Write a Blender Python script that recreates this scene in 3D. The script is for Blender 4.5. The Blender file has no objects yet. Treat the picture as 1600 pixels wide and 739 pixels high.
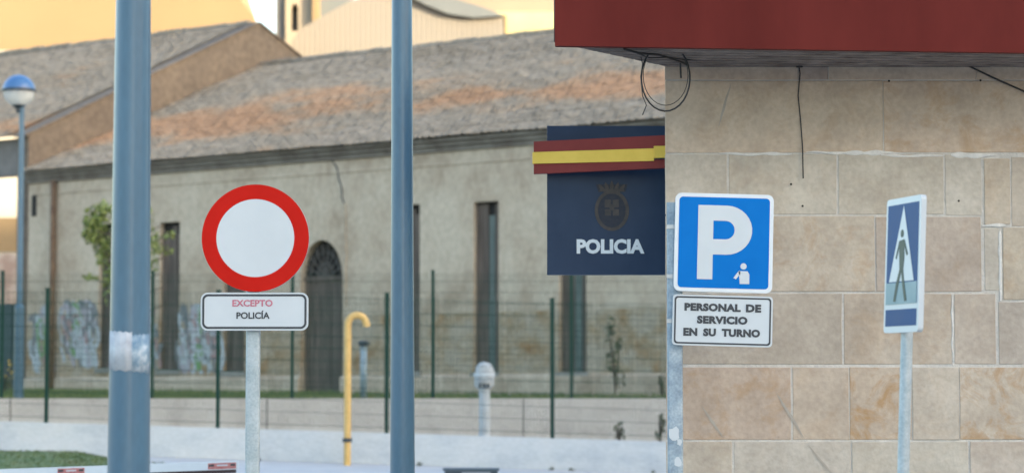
import bpy, math, random
from mathutils import Vector, Matrix, noise
random.seed(7)
R = math.radians
scene = bpy.context.scene
col = scene.collection

# ------------------------------------------------------------ camera
F, CX, CY, HOR = 4000.0, 800.0, 369.5, 620.0      # focal length etc. in photograph pixels
EYE = Vector((0, 0, 1.6))
PITCH = math.atan((HOR - CY) / F)
cd = bpy.data.cameras.new('camera'); cam = bpy.data.objects.new('camera', cd); col.objects.link(cam)
cam.location = EYE; cam.rotation_euler = (R(90) + PITCH, 0, 0)
cd.sensor_width = 36; cd.lens = 90; cd.clip_start = .1; cd.clip_end = 3000
cd.dof.use_dof = True; cd.dof.focus_distance = 15.4; cd.dof.aperture_fstop = 2.6
scene.camera = cam
# ------------------------------------------------------------ light
SUN_EL, SUN_AZ = R(10), R(125)                     # azimuth measured clockwise from +Y (north)
w = bpy.data.worlds.new('World'); scene.world = w; w.use_nodes = True
nt = w.node_tree; nt.nodes.clear()
sk = nt.nodes.new('ShaderNodeTexSky'); sk.sky_type = 'NISHITA'; sk.sun_disc = False
sk.sun_elevation = SUN_EL; sk.sun_rotation = SUN_AZ; sk.air_density = 1.0; sk.dust_density = 2.5
bg = nt.nodes.new('ShaderNodeBackground'); bg.inputs[1].default_value = .15
wo = nt.nodes.new('ShaderNodeOutputWorld')
nt.links.new(sk.outputs[0], bg.inputs[0]); nt.links.new(bg.outputs[0], wo.inputs[0])
ld = bpy.data.lights.new('sun', 'SUN'); ld.energy = 2.0; ld.angle = R(.5); ld.color = (1, .80, .52)
sun = bpy.data.objects.new('sun', ld); col.objects.link(sun)
sd = Vector((math.sin(SUN_AZ) * math.cos(SUN_EL), math.cos(SUN_AZ) * math.cos(SUN_EL), math.sin(SUN_EL)))
sun.rotation_euler = sd.to_track_quat('Z', 'Y').to_euler(); sun.location = (0, -20, 60)
scene.view_settings.view_transform = 'Standard'; scene.view_settings.look = 'None'
scene.view_settings.exposure = 2.55; scene.view_settings.gamma = 1

# ------------------------------------------------------------ survey helpers: sight lines of the photograph met with planes of the place
def ray(u, v):
    a, b = (u - CX) / F, -(v - CY) / F
    return Vector((a, math.cos(PITCH) - b * math.sin(PITCH), math.sin(PITCH) + b * math.cos(PITCH)))
def P(u, v, Y):
    d = ray(u, v); return EYE + d * (Y / d.y)
def PZ(u, v, z):
    d = ray(u, v); return EYE + d * ((z - EYE.z) / d.z)

# ------------------------------------------------------------ materials
MATS = {}
def mat(name, cols, scale=3, detail=6, stretch=(1, 1, 1), rough=.85, bump=0, bscale=30, metal=0, lohi=(.35, .65),
        fine=0, tint=False, coat=0, spec=.5, stain=None):
    """cols: one colour or a list blended by noise. tint: multiply by the object's colour, alpha = rust stain amount."""
    if name in MATS: return MATS[name]
    m = bpy.data.materials.new(name); m.use_nodes = True; MATS[name] = m
    nt = m.node_tree; N = nt.nodes; L = nt.links; b = N['Principled BSDF']
    b.inputs['Roughness'].default_value = rough; b.inputs['Metallic'].default_value = metal
    b.inputs['Specular IOR Level'].default_value = spec
    if coat: b.inputs['Coat Weight'].default_value = coat
    tc = N.new('ShaderNodeTexCoord'); mp = N.new('ShaderNodeMapping'); mp.inputs['Scale'].default_value = stretch
    L.new(tc.outputs['Object'], mp.inputs[0])
    if not isinstance(cols, list): cols = [cols]
    if len(cols) > 1:
        nz = N.new('ShaderNodeTexNoise'); nz.inputs['Scale'].default_value = scale; nz.inputs['Detail'].default_value = detail
        nz.inputs['Roughness'].default_value = .62
        L.new(mp.outputs[0], nz.inputs[0])
        cr = N.new('ShaderNodeValToRGB'); e = cr.color_ramp.elements
        n = len(cols)
        e[0].position, e[1].position = lohi; e[0].color = (*cols[0], 1); e[1].color = (*cols[-1], 1)
        for i in range(1, n - 1):
            x = e.new(lohi[0] + (lohi[1] - lohi[0]) * i / (n - 1)); x.color = (*cols[i], 1)
        L.new(nz.outputs[0], cr.inputs[0]); out = cr.outputs[0]
    else:
        rgb = N.new('ShaderNodeRGB'); rgb.outputs[0].default_value = (*cols[0], 1); out = rgb.outputs[0]
    if fine:
        n2 = N.new('ShaderNodeTexNoise'); n2.inputs['Scale'].default_value = bscale; n2.inputs['Detail'].default_value = 8
        L.new(mp.outputs[0], n2.inputs[0])
        mr = N.new('ShaderNodeMapRange'); mr.inputs[1].default_value = .3; mr.inputs[2].default_value = .7
        mr.inputs[3].default_value = 1 - fine; mr.inputs[4].default_value = 1 + fine
        L.new(n2.outputs[0], mr.inputs[0])
        mx = N.new('ShaderNodeVectorMath'); mx.operation = 'SCALE'
        L.new(out, mx.inputs[0]); L.new(mr.outputs[0], mx.inputs['Scale']); out = mx.outputs[0]
    if tint:
        oi = N.new('ShaderNodeObjectInfo')
        mx = N.new('ShaderNodeVectorMath'); mx.operation = 'MULTIPLY'
        L.new(out, mx.inputs[0]); L.new(oi.outputs['Color'], mx.inputs[1]); out = mx.outputs[0]
        n3 = N.new('ShaderNodeTexNoise'); n3.inputs['Scale'].default_value = 4.2; n3.inputs['Detail'].default_value = 9
        n3.inputs['Roughness'].default_value = .72; n3.inputs['Distortion'].default_value = .6
        L.new(mp.outputs[0], n3.inputs[0])
        m1 = N.new('ShaderNodeMapRange'); m1.inputs[1].default_value = .48; m1.inputs[2].default_value = .62
        L.new(n3.outputs[0], m1.inputs[0])
        mm = N.new('ShaderNodeMath'); mm.operation = 'MULTIPLY'
        L.new(m1.outputs[0], mm.inputs[0]); L.new(oi.outputs['Alpha'], mm.inputs[1])
        mi = N.new('ShaderNodeMix'); mi.data_type = 'RGBA'; mi.inputs[7].default_value = (*(stain or (.36, .21, .09)), 1)
        L.new(mm.outputs[0], mi.inputs[0]); L.new(out, mi.inputs[6]); out = mi.outputs[2]
    L.new(out, b.inputs['Base Color'])
    if bump:
        bn = N.new('ShaderNodeTexNoise'); bn.inputs['Scale'].default_value = bscale; bn.inputs['Detail'].default_value = 8
        L.new(mp.outputs[0], bn.inputs[0])
        bp = N.new('ShaderNodeBump'); bp.inputs['Strength'].default_value = bump; bp.inputs['Distance'].default_value = .02
        L.new(bn.outputs[0], bp.inputs['Height']); L.new(bp.outputs[0], b.inputs['Normal'])
    return m

stone = mat('stone', [(.95, .88, .815), (1.10, 1.03, .965), (1.26, 1.20, 1.14)], 3.0, 10, fine=.09, bump=.25, bscale=28, tint=True, lohi=(.36, .66))
mortar = mat('mortar', [(.46, .435, .40), (.57, .545, .51)], 9, bump=.5, bscale=50)
fascia_m = mat('fascia_red', [(.092, .015, .013), (.118, .020, .017)], 1.8, 9, stretch=(1, 1, .3), rough=.6, fine=.05, bscale=3, spec=.06)
soffit_m = mat('soffit', [(.11, .085, .075), (.24, .20, .18)], 6, 8, rough=.9, bump=.4, bscale=20)
blue_paint = mat('blue_paint', [(.047, .110, .172), (.057, .126, .192)], 5, 9, rough=.36, coat=.12, fine=.06, bscale=60, stretch=(1, 1, .25))
galv = mat('galvanised', [(.30, .36, .39), (.42, .47, .50)], 14, 8, rough=.5, metal=.35, fine=.1, bscale=80)
galv_worn = mat('galvanised_worn', [(.19, .25, .31), (.27, .34, .40), (.36, .42, .47)], 9, 9, rough=.6, metal=.2, fine=.15, bscale=70)
sign_white = mat('sign_white', [(.47, .51, .545), (.50, .54, .575)], 3, 4, rough=.35)
sign_red = mat('sign_red', [(.42, .010, .006), (.47, .013, .008)], 4, 5, rough=.35, spec=.06)
sign_blue = mat('sign_blue', [(.001, .135, .455), (.002, .148, .485)], 4, 5, rough=.35, spec=.06)
sign_edge = mat('sign_edge_white', [(.56, .60, .64), (.62, .66, .70)], 5, 5, rough=.4)
sign_back = mat('sign_grey_metal', (.42, .44, .46), rough=.45, metal=.5)
ink = mat('sign_ink', (.03, .035, .045), rough=.5)
faded_ink = mat('faded_red_ink', [(.50, .16, .22), (.40, .10, .15)], 30, 5, rough=.5)
figure_ink = mat('figure_ink', (.025, .05, .035), rough=.5)
cross_blue = mat('crossing_blue', [(.022, .075, .20), (.035, .08, .19)], 4, 5, rough=.4, spec=.06)
pale_zone = mat('crossing_pale', [(.22, .31, .33), (.27, .36, .38)], 6, 5, rough=.45, spec=.15)
navy = mat('navy_panel', [(.018, .036, .075), (.024, .045, .088)], 3, 5, rough=.4, spec=.15)
flag_red = mat('flag_red', [(.175, .030, .028), (.21, .038, .034)], 4, 5, rough=.5, spec=.15)
flag_yellow = mat('flag_yellow', [(.68, .46, .08), (.76, .52, .10)], 5, 5, rough=.5, spec=.15)
emblem_m = mat('emblem_bronze', [(.058, .054, .054), (.085, .074, .070)], 20, 5, rough=.6, spec=.15)
cable_m = mat('black_cable', (.012, .012, .014), rough=.6)
dark_metal = mat('dark_metal', (.03, .04, .05), rough=.5)
green_paint = mat('green_paint', [(.006, .032, .025), (.010, .042, .032)], 8, 4, rough=.6, spec=.2)
yellow_paint = mat('yellow_paint', [(.50, .32, .10), (.57, .38, .14)], 9, 6, rough=.5, fine=.1, bscale=20)
white_paint = mat('white_paint', [(.55, .60, .64), (.64, .69, .72)], 6, 7, rough=.6, fine=.06)
white_wall = mat('whitewash', [(.37, .41, .455), (.44, .48, .51), (.47, .50, .525)], 1.2, 9, rough=.9, bump=.3, bscale=12, fine=.06, stretch=(1, 1, 2))
concrete = mat('concrete', [(.29, .275, .255), (.38, .365, .34), (.42, .405, .38)], 1.6, 9, rough=.95, bump=.4, bscale=18, fine=.1, lohi=(.25, .7))
plaster = mat('plaster', [(.31, .24, .175), (.43, .355, .275), (.49, .42, .335)], .9, 11, stretch=(1, 1, .8), rough=.95, bump=.6, bscale=9, fine=.12, lohi=(.3, .62))
rubble = mat('worn_plaster_base', [(.27, .15, .065), (.33, .255, .17), (.38, .325, .255)], 1.7, 12, rough=.95, bump=.8, bscale=10, fine=.18, lohi=(.30, .6))
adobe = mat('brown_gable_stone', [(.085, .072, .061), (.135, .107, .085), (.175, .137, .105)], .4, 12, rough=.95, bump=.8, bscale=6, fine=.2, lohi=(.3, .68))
cornice_m = mat('cornice', [(.12, .10, .085), (.22, .20, .175)], 2, 9, rough=.95, bump=.5, bscale=12)
roof_m = mat('lichen_tiles', [(.195, .168, .130), (.235, .205, .165), (.205, .180, .143), (.235, .192, .143), (.285, .190, .120), (.31, .185, .108)], .28, 14,
             stretch=(1.0, .9, 2.2), rough=.95, bump=.45, bscale=5, fine=.30, lohi=(.34, .66))
dark_hole = mat('dark_interior', (.018, .017, .017), rough=.9)
def roof_band(m):
    # a belt of orange lichen along the lower half of the slopes
    nt = m.node_tree; N = nt.nodes; L = nt.links
    cr = [n for n in N if n.type == 'VALTORGB'][0]; src = cr.inputs[0].links[0].from_socket
    tc = N.new('ShaderNodeTexCoord'); sp = N.new('ShaderNodeSeparateXYZ'); L.new(tc.outputs['Object'], sp.inputs[0])
    a = N.new('ShaderNodeMapRange'); a.inputs[1].default_value = H_EAVE - BASE + .25; a.inputs[2].default_value = H_EAVE - BASE + 1.2
    b = N.new('ShaderNodeMapRange'); b.inputs[1].default_value = H_EAVE - BASE + 2.4; b.inputs[2].default_value = H_EAVE - BASE + 1.3
    L.new(sp.outputs[2], a.inputs[0]); L.new(sp.outputs[2], b.inputs[0])
    mu = N.new('ShaderNodeMath'); mu.operation = 'MULTIPLY'; L.new(a.outputs[0], mu.inputs[0]); L.new(b.outputs[0], mu.inputs[1])
    ma = N.new('ShaderNodeMath'); ma.operation = 'MULTIPLY_ADD'; ma.inputs[1].default_value = .20; L.new(mu.outputs[0], ma.inputs[0]); L.new(src, ma.inputs[2])
    sb = N.new('ShaderNodeMath'); sb.operation = 'SUBTRACT'; sb.inputs[1].default_value = .075; L.new(ma.outputs[0], sb.inputs[0]); L.new(sb.outputs[0], cr.inputs[0])
wood = mat('old_wood', [(.078, .060, .050), (.128, .100, .084)], 6, 8, rough=.8, stretch=(1, 1, .1), fine=.2, bscale=12)
reveal_shade = mat('reveal_shade_green', [(.085, .11, .105), (.12, .145, .135)], 6, 8, rough=.8, stretch=(1, 1, .1), fine=.2, bscale=12)  # plank tone that carries the shade of the window reveal
sill_m = mat('window_sill', [(.20, .20, .18), (.29, .28, .26)], 4, 8, rough=.9)
rust = mat('rusty_pipe', [(.10, .06, .04), (.19, .13, .085)], 5, 8, rough=.9)
asphalt = mat('concrete_paving', [(.34, .335, .33), (.42, .415, .40)], 2, 9, rough=.95, bump=.5, bscale=90, fine=.2)
soil = mat('soil', [(.10, .085, .06), (.16, .14, .10)], 1, 9, rough=1, bump=.5, bscale=20)
pave = mat('pale_paving', [(.36, .375, .40), (.43, .44, .455)], 2, 8, rough=.9, bump=.3, bscale=20)
grass_m = mat('grass', [(.05, .095, .03), (.085, .13, .045), (.12, .14, .06)], 2.5, 8, rough=.9)
leaf_m = mat('leaves', [(.10, .15, .035), (.16, .215, .06), (.24, .28, .10)], 5, 6, rough=.75)
dull_leaf = mat('dull_leaves', [(.045, .06, .035), (.09, .105, .06)], 8, 6, rough=.8)
bark = mat('bark', [(.05, .038, .028), (.10, .08, .06)], 8, 8, rough=.95)
glass_m = mat('lamp_glass', [(.55, .57, .55), (.66, .68, .66)], 6, 4, rough=.15)
cap_blue = mat('lamp_cap_blue', (.05, .14, .32), rough=.35)
ochre = mat('ochre_render', [(.245, .175, .098), (.27, .195, .11)], .12, 6, rough=.9)
cream = mat('cream_render', [(.30, .255, .20), (.34, .29, .225)], .15, 6, rough=.9)
pale = mat('pale_cladding', [(.215, .20, .18), (.235, .22, .20)], .2, 6, rough=.8)
roofgrey = mat('hall_roof', [(.12, .14, .155), (.145, .165, .18)], .3, 6, rough=.7)
tower_grey = mat('tower_shade_grey', [(.13, .125, .12), (.16, .155, .15)], .3, 6, rough=.9)  # shade put into the colour of the tower's left face; also backs the arch
brick_m = mat('rear_block_render', [(.30, .26, .22), (.38, .33, .28)], .2, 6, rough=.9)
teal = mat('dark_teal_sheet', [(.03, .055, .06), (.045, .075, .08)], 2, 5, rough=.7)

# ------------------------------------------------------------ mesh helpers
class MB:
    def __init__(s): s.v = []; s.f = []
    def add(s, vs, fs):
        n = len(s.v); s.v += [tuple(p) for p in vs]; s.f += [tuple(i + n for i in f) for f in fs]; return s
    def box(s, a, b, M=None):
        (x0, y0, z0), (x1, y1, z1) = a, b
        vs = [Vector(p) for p in ((x0, y0, z0), (x1, y0, z0), (x1, y1, z0), (x0, y1, z0), (x0, y0, z1), (x1, y0, z1), (x1, y1, z1), (x0, y1, z1))]
        if M is not None: vs = [M @ p for p in vs]
        return s.add(vs, [(0, 3, 2, 1), (4, 5, 6, 7), (0, 1, 5, 4), (1, 2, 6, 5), (2, 3, 7, 6), (3, 0, 4, 7)])
    def prism(s, pts, d):
        """closed outline (3D points) pushed by vector d"""
        n = len(pts); d = Vector(d); a = [Vector(p) for p in pts]
        return s.add(a + [p + d for p in a], [tuple(range(n)), tuple(range(2 * n - 1, n - 1, -1))] + [(i, i + n, (i + 1) % n + n, (i + 1) % n) for i in range(n)])
    def tube(s, pts, rad, n=10, caps=True):
        pts = [Vector(p) for p in pts]; k = len(pts)
        rad = rad if isinstance(rad, (list, tuple)) else [rad] * k
        vs = []; prev = None
        for i, p in enumerate(pts):
            t = (pts[min(i + 1, k - 1)] - pts[max(i - 1, 0)]).normalized()
            if prev is None: a = t.orthogonal().normalized()
            else: a = (prev - t * prev.dot(t)).normalized()
            prev = a; b = t.cross(a)
            vs += [p + (a * math.cos(2 * math.pi * j / n) + b * math.sin(2 * math.pi * j / n)) * rad[i] for j in range(n)]
        fs = [(i * n + j, i * n + (j + 1) % n, (i + 1) * n + (j + 1) % n, (i + 1) * n + j) for i in range(k - 1) for j in range(n)]
        if caps: fs += [tuple(range(n - 1, -1, -1)), tuple((k - 1) * n + j for j in range(n))]
        return s.add(vs, fs)
    def lathe(s, c, prof, n=24):
        """prof: (radius, z) pairs about the vertical through c"""
        k = len(prof); c = Vector(c)
        vs = [c + Vector((r * math.cos(2 * math.pi * j / n), r * math.sin(2 * math.pi * j / n), z)) for r, z in prof for j in range(n)]
        fs = [(i * n + j, i * n + (j + 1) % n, (i + 1) * n + (j + 1) % n, (i + 1) * n + j) for i in range(k - 1) for j in range(n)]
        return s.add(vs, fs)
def world_loc(o):
    v = Vector((0, 0, 0))
    while o is not None: v += o.location; o = o.parent
    return v
def tag(o, label=None, cat=None, group=None, kind=None):
    for k, v in (('label', label), ('category', cat), ('group', group), ('kind', kind)):
        if v: o[k] = v
    return o
def obj(name, mb, m, parent=None, smooth=False, local=False, label=None, cat=None, group=None, kind=None, color=None, at=None):
    """links a mesh object; vertices given in world space unless local"""
    me = bpy.data.meshes.new(name)
    off = Vector((0, 0, 0))
    if not local:
        if parent is not None: off = world_loc(parent)
        elif at is not None: off = Vector(at)
    me.from_pydata([(p[0] - off.x, p[1] - off.y, p[2] - off.z) for p in mb.v], [], mb.f)
    me.materials.append(m)
    if smooth:
        for p in me.polygons: p.use_smooth = True
    o = bpy.data.objects.new(name, me); col.objects.link(o)
    if parent is not None: o.parent = parent
    elif at is not None: o.location = at
    if color: o.color = color
    return tag(o, label, cat, group, kind)
def fixn(o):
    import bmesh
    bm = bmesh.new(); bm.from_mesh(o.data); bmesh.ops.recalc_face_normals(bm, faces=bm.faces); bm.to_mesh(o.data); bm.free(); return o
def thing(name, label, cat, loc, group=None, rot=(0, 0, 0)):
    o = bpy.data.objects.new(name, None); col.objects.link(o); o.empty_display_size = .2
    o.location = loc; o.rotation_euler = rot
    return tag(o, label, cat, group)
def smooth_by_angle(o, ang=35):
    for p in o.data.polygons: p.use_smooth = True
    try: o.data.set_sharp_from_angle(angle=R(ang))
    except Exception: pass
    return o
def text_mb(body, size, width=None, bold=0.0, spacing=1.0, depth=.001):
    """letters as a flat mesh in the XZ plane, facing -Y, centred"""
    cu = bpy.data.curves.new('lettering', 'FONT'); cu.body = body; cu.size = size; cu.align_x = 'CENTER'; cu.align_y = 'CENTER'
    cu.offset = bold; cu.space_character = spacing; cu.extrude = depth; cu.resolution_u = 3
    o = bpy.data.objects.new('lettering', cu); col.objects.link(o)
    dg = bpy.context.evaluated_depsgraph_get(); dg.update()
    me = bpy.data.meshes.new_from_object(o.evaluated_get(dg))
    vs = [v.co.copy() for v in me.vertices]; fs = [tuple(p.vertices) for p in me.polygons]
    bpy.data.objects.remove(o); bpy.data.curves.remove(cu); bpy.data.meshes.remove(me)
    xs = [v.x for v in vs]; ys = [v.y for v in vs]
    cx, cy = (min(xs) + max(xs)) / 2, (min(ys) + max(ys)) / 2
    k = (width / (max(xs) - min(xs))) if width else 1
    kh = size / (max(ys) - min(ys))
    mb = MB(); mb.add([Vector(((v.x - cx) * k, -v.z, (v.y - cy) * kh)) for v in vs], fs); return mb
def shift(mb, d, M=None):
    d = Vector(d); mb.v = [tuple((M @ Vector(p) if M else Vector(p)) + d) for p in mb.v]; return mb
def rrect(w, h, r, y=0, n=6, cx=0, cz=0):
    pts = []
    for sx, sz, a0 in ((1, -1, -90), (1, 1, 0), (-1, 1, 90), (-1, -1, 180)):
        for i in range(n + 1):
            a = R(a0 + 90 * i / n); pts.append(Vector((cx + sx * (w / 2 - r) + r * math.cos(a), y, cz + sz * (h / 2 - r) + r * math.sin(a))))
    return pts
def ring(outer, inner, y, d):
    """band between two outlines with the same number of points, thickness d towards +Y"""
    n = len(outer); mb = MB(); dv = Vector((0, d, 0))
    vs = [Vector(p) for p in outer] + [Vector(p) for p in inner]
    vs += [p + dv for p in vs]
    fs = []
    for i in range(n):
        j = (i + 1) % n
        fs += [(i, j, n + j, n + i), (2 * n + i, 3 * n + i, 3 * n + j, 2 * n + j), (i, 2 * n + i, 2 * n + j, j), (n + i, n + j, 3 * n + j, 3 * n + i)]
    return mb.add(vs, fs)
def circle(r, y, n=64, cx=0, cz=0): return [Vector((cx + r * math.cos(2 * math.pi * i / n), y, cz + r * math.sin(2 * math.pi * i / n))) for i in range(n)]
def leaves(mb, c, rad, n, size, flat=1.0, drop=0):
    c = Vector(c)
    for _ in range(n):
        d = Vector((random.gauss(0, 1), random.gauss(0, 1), random.gauss(0, 1))).normalized() * random.random() ** .45
        p = c + Vector((d.x * rad[0], d.y * rad[1], d.z * rad[2]))
        a = Vector((random.uniform(-1, 1), random.uniform(-1, 1), random.uniform(-1, .6))).normalized()
        b = a.orthogonal().normalized(); b = Matrix.Rotation(random.uniform(0, 6.28), 3, a) @ b
        s = size * random.uniform(.6, 1.3)
        mb.add([p - a * s * .5, p + b * s * .32 + a * s * .05, p + a * s * .5, p - b * s * .32], [(0, 1, 2, 3)])
    return mb

# ============================================================ THE BARN FRAME (its own axes: s along the front, w back, z up)
H_EAVE = None
d0 = P(45, 268, 66.0); H_EAVE = d0.z
d1 = PZ(1040, 187, H_EAVE)
L0 = Vector((d0.x, d0.y, 0)); e = Vector((d1.x - d0.x, d1.y - d0.y, 0)).normalized(); g = Vector((-e.y, e.x, 0))
def B(s, wv, z): return L0 + e * s + g * wv + Vector((0, 0, z))
def on_front(u, v, wv=0.0):
    d = ray(u, v); o = EYE - (L0 + g * wv); t = -o.dot(g) / d.dot(g); p = EYE + d * t
    return (p - L0).dot(e), p.z
def on_gable(u, v, s=0.0):
    d = ray(u, v); o = EYE - (L0 + e * s); t = -o.dot(e) / d.dot(e); p = EYE + d * t
    return (p - L0).dot(g), p.z
W_R, Z_R = on_gable(405, 103)          # ridge of the near barn
W_A, Z_A = on_gable(405, 37)           # apex of the far barn's gable
_, Z_E2 = on_gable(47, 210, 0)
WR = (W_R + W_A) / 2
BASE = on_front(480, 612)[1]
print('BARN', H_EAVE, W_R, Z_R, W_A, Z_A, Z_E2, BASE, 'len', (d1 - d0).length, e[:], on_gable(510, 88))
S_END = (d1 - d0).length + 7

# ============================================================ GROUND
WY, RY = 40.0, 46.0                    # white wall, retaining wall
def gz(x, y):
    t = min(1, max(0, (x + 8) / 10.4)); zl = .74 + (.40 - .74) * t
    if y <= 18: return 0
    if y <= WY: return zl * (y - 18) / (WY - 18)
    if y <= RY + .25: return zl
    b = 1.53
    if y <= 52: return b + .06 * (y - RY) / 6
    if y <= 66: return b + .06 + (BASE - b - .02) * (y - 52) / 14
    return BASE + .04
rows = [-300, -60, -10, 6, 12, 18, 22, 26, 30, 34, 37, 40, 43, 46, 46.25, 46.27, 49, 52, 56, 60, 63, 66, 80, 130, 300, 1400]
colsx = [-900, -200, -60, -30, -20, -14, -11, -8, -6, -4, -2, 0, 1.2, 2.4, 4, 7, 12, 20, 60, 200, 900]
mb = MB(); mb.add([(x, y, gz(x, y)) for y in rows for x in colsx], [(i * len(colsx) + j, i * len(colsx) + j + 1, (i + 1) * len(colsx) + j + 1, (i + 1) * len(colsx) + j) for i in range(len(rows) - 1) for j in range(len(colsx) - 1)])
go = obj('ground', mb, asphalt, kind='structure', label='pale concrete paved ground sloping up to the walls')
go.data.materials.append(soil)
for p in go.data.polygons:
    if p.center.y > 46.1: p.material_index = 1
# pale paving in front of the white wall
mb = MB(); ys = [34, 36, 38, WY - .01]; xs = [-14 + 2 * i for i in range(13)]
mb.add([(x, y, gz(x, y) + .012) for y in ys for x in xs], [(i * 13 + j, i * 13 + j + 1, (i + 1) * 13 + j + 1, (i + 1) * 13 + j) for i in range(3) for j in range(12)])
obj('pavement', mb, pave, kind='structure')
# kerb of the paving
mb = MB()
for i in range(24):
    x = -14 + i; z = gz(x + .5, 34); mb.box((x + .005, 33.86, z - .15), (x + .995, 34.0, z + .03))
obj('kerb', mb, concrete, kind='structure')

# ============================================================ POLICE BUILDING (right)
WALL_Y = 16.5
def wx(u): return P(u, 620, WALL_Y).x
def wz(v): return P(1300, v, WALL_Y).z
cornx = P(1040, 400, WALL_Y).x
pb = thing('police_station', 'pale stone clad building with red canopy fascia behind the parking sign', 'building', (cornx, WALL_Y, 0))
side = Vector((.73, 1.1, 0)).normalized()
top = 4.6
XR = 7.5
# core: mortar-faced walls; stones stand 6 mm proud of it
c0 = Vector((cornx + .004, WALL_Y + .012, 0))
pts = [c0, Vector((XR, WALL_Y + .012, 0)), Vector((XR, WALL_Y + 9, 0)), c0 + side * 7.5 + Vector((0, 0, 0))]
mb = MB(); mb.prism(pts, (0, 0, top)); fw = fixn(obj('wall', mb, mortar, pb))
S0 = {0: (.245, .215, .175), 1: (.335, .285, .235), 2: (.40, .385, .345), 3: (.375, .345, .30), 4: (.355, .325, .285), 5: (.385, .335, .285), 6: (.40, .385, .345)}
blocks = [
 (1040, 1250, 97, 124, .44, .355, .285, .1), (1252, 1297, 92, 124, .30, .24, .21, .1), (1299, 1530, 97, 124, .45, .37, .30, 0), (1532, 1760, 97, 124, .45, .37, .30, .1),
 (1040, 1383, 127, 238, .46, .385, .31, .25), (1385, 1760, 127, 238, .45, .37, .30, .5),
 (1040, 1137, 242, 334, .39, .37, .33, 0), (1141, 1309, 241, 334, .41, .395, .355, .15), (1313, 1477, 241, 334, .39, .375, .335, .1), (1481, 1537, 242, 336, .40, .39, .36, 0), (1542, 1582, 248, 350, .395, .355, .30, .25), (1585, 1760, 246, 353, .37, .34, .30, .1),
 (1040, 1196, 338, 455, .37, .345, .30, .1), (1199, 1368, 338, 455, .395, .36, .31, .45), (1371, 1535, 339, 455, .345, .305, .275, .15), (1541, 1563, 357, 453, .41, .40, .37, 0), (1570, 1760, 356, 468, .37, .335, .28, .35),
 (1040, 1316, 459, 568, .335, .31, .275, .05), (1320, 1488, 459, 568, .365, .325, .28, .25), (1493, 1557, 459, 568, .36, .325, .29, .1), (1562, 1760, 472, 568, .35, .325, .30, 0),
 (1040, 1235, 574, 686, .38, .315, .27, .5), (1239, 1326, 574, 686, .40, .35, .30, .2), (1328, 1424, 574, 686, .40, .34, .28, .95), (1426, 1498, 574, 686, .41, .385, .345, .15), (1500, 1760, 574, 686, .42, .38, .33, .8),
 (1040, 1143, 690, 803, .37, .345, .305, .15), (1147, 1328, 690, 803, .40, .39, .365, .05), (1331, 1511, 690, 803, .39, .38, .345, .1), (1515, 1760, 690, 803, .37, .34, .31, .1),
 (1040, 1240, 807, 918, .37, .34, .30, .2), (1244, 1420, 807, 918, .40, .37, .33, .2), (1424, 1760, 807, 918, .38, .36, .33, .2),
 (1040, 1180, 922, 1018, .34, .32, .29, .2), (1184, 1500, 922, 1018, .36, .34, .31, .2), (1504, 1760, 922, 1018, .36, .34, .31, .2)]
def block(x0, x1, z0, z1, c):
    j = lambda: random.uniform(-.002, .002)
    y1 = WALL_Y + .012; y0 = WALL_Y + .006 + random.uniform(-.002, .002); bv = .003
    # outline slightly uneven, chamfered towards the face
    o = [(x0 + j(), z0 + j()), ((x0 + x1) / 2, z0 + j()), (x1 + j(), z0 + j()), (x1 + j(), (z0 + z1) / 2), (x1 + j(), z1 + j()), ((x0 + x1) / 2, z1 + j()), (x0 + j(), z1 + j()), (x0 + j(), (z0 + z1) / 2)]
    cx_, cz_ = (x0 + x1) / 2, (z0 + z1) / 2
    inn = [(x + (bv if x < cx_ - .01 else -bv if x > cx_ + .01 else 0), z + (bv if z < cz_ - .01 else -bv if z > cz_ + .01 else 0)) for x, z in o]
    vs = [(x, y1, z) for x, z in o] + [(x, y0 + .002, z) for x, z in o] + [(x, y0, z) for x, z in inn]
    n = 8; fs = []
    for a in (0, 8):
        for i in range(n): fs.append((a + i, a + (i + 1) % n, a + n + (i + 1) % n, a + n + i))
    fs.append(tuple(range(16, 24)))
    m = MB(); m.add(vs, fs)
    return fixn(obj('stone_block', m, stone, fw, color=tuple(x * .75 + y * .25 for x, y in zip(c[:3], (.385, .352, .305))) + (c[3] * .85,)))
for (u0, u1, v0, v1, r_, g_, b_, st) in blocks:
    x0 = cornx if u0 == 1040 else wx(u0)
    block(x0, wx(u1 + .6) if u1 < 1760 else XR - 2, wz(v1 + .5), wz(v0 - .3), (r_, g_, b_, st))
# mortar smeared over the joint above the third course
def smear(pts_top, v0, th):
    mb = MB(); n = 26; vs = []
    u0, u1 = pts_top
    for i in range(n + 1):
        u = u0 + (u1 - u0) * i / n; h = th * (.35 + .9 * abs(noise.noise(Vector((u * .031, v0, 0))))) * (1 - .7 * (abs(i / n - .5) * 2) ** 4)
        c = v0 + 3 * noise.noise(Vector((u * .02, 5, 1)))
        for v, dy in ((c - h, .009), (c - h * .6, .0045), (c + h * .6, .0045), (c + h, .009)): vs.append((wx(u), WALL_Y + dy - .002, wz(v)))
    fs = [(i * 4 + k, (i + 1) * 4 + k, (i + 1) * 4 + k + 1, i * 4 + k + 1) for i in range(n) for k in range(3)]
    mb.add(vs, fs); return obj('mortar_smear', mb, mortar_pale, fw)
mortar_pale = mat('mortar_pale', [(.56, .54, .51), (.68, .66, .63)], 12, 8, bump=.5, bscale=50)
smear((1125, 1240), 240, 5); smear((1262, 1420), 239, 5); smear((1490, 1562), 242, 8); smear((1380, 1480), 243, 5); smear((1538, 1575), 352, 6)
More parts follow.
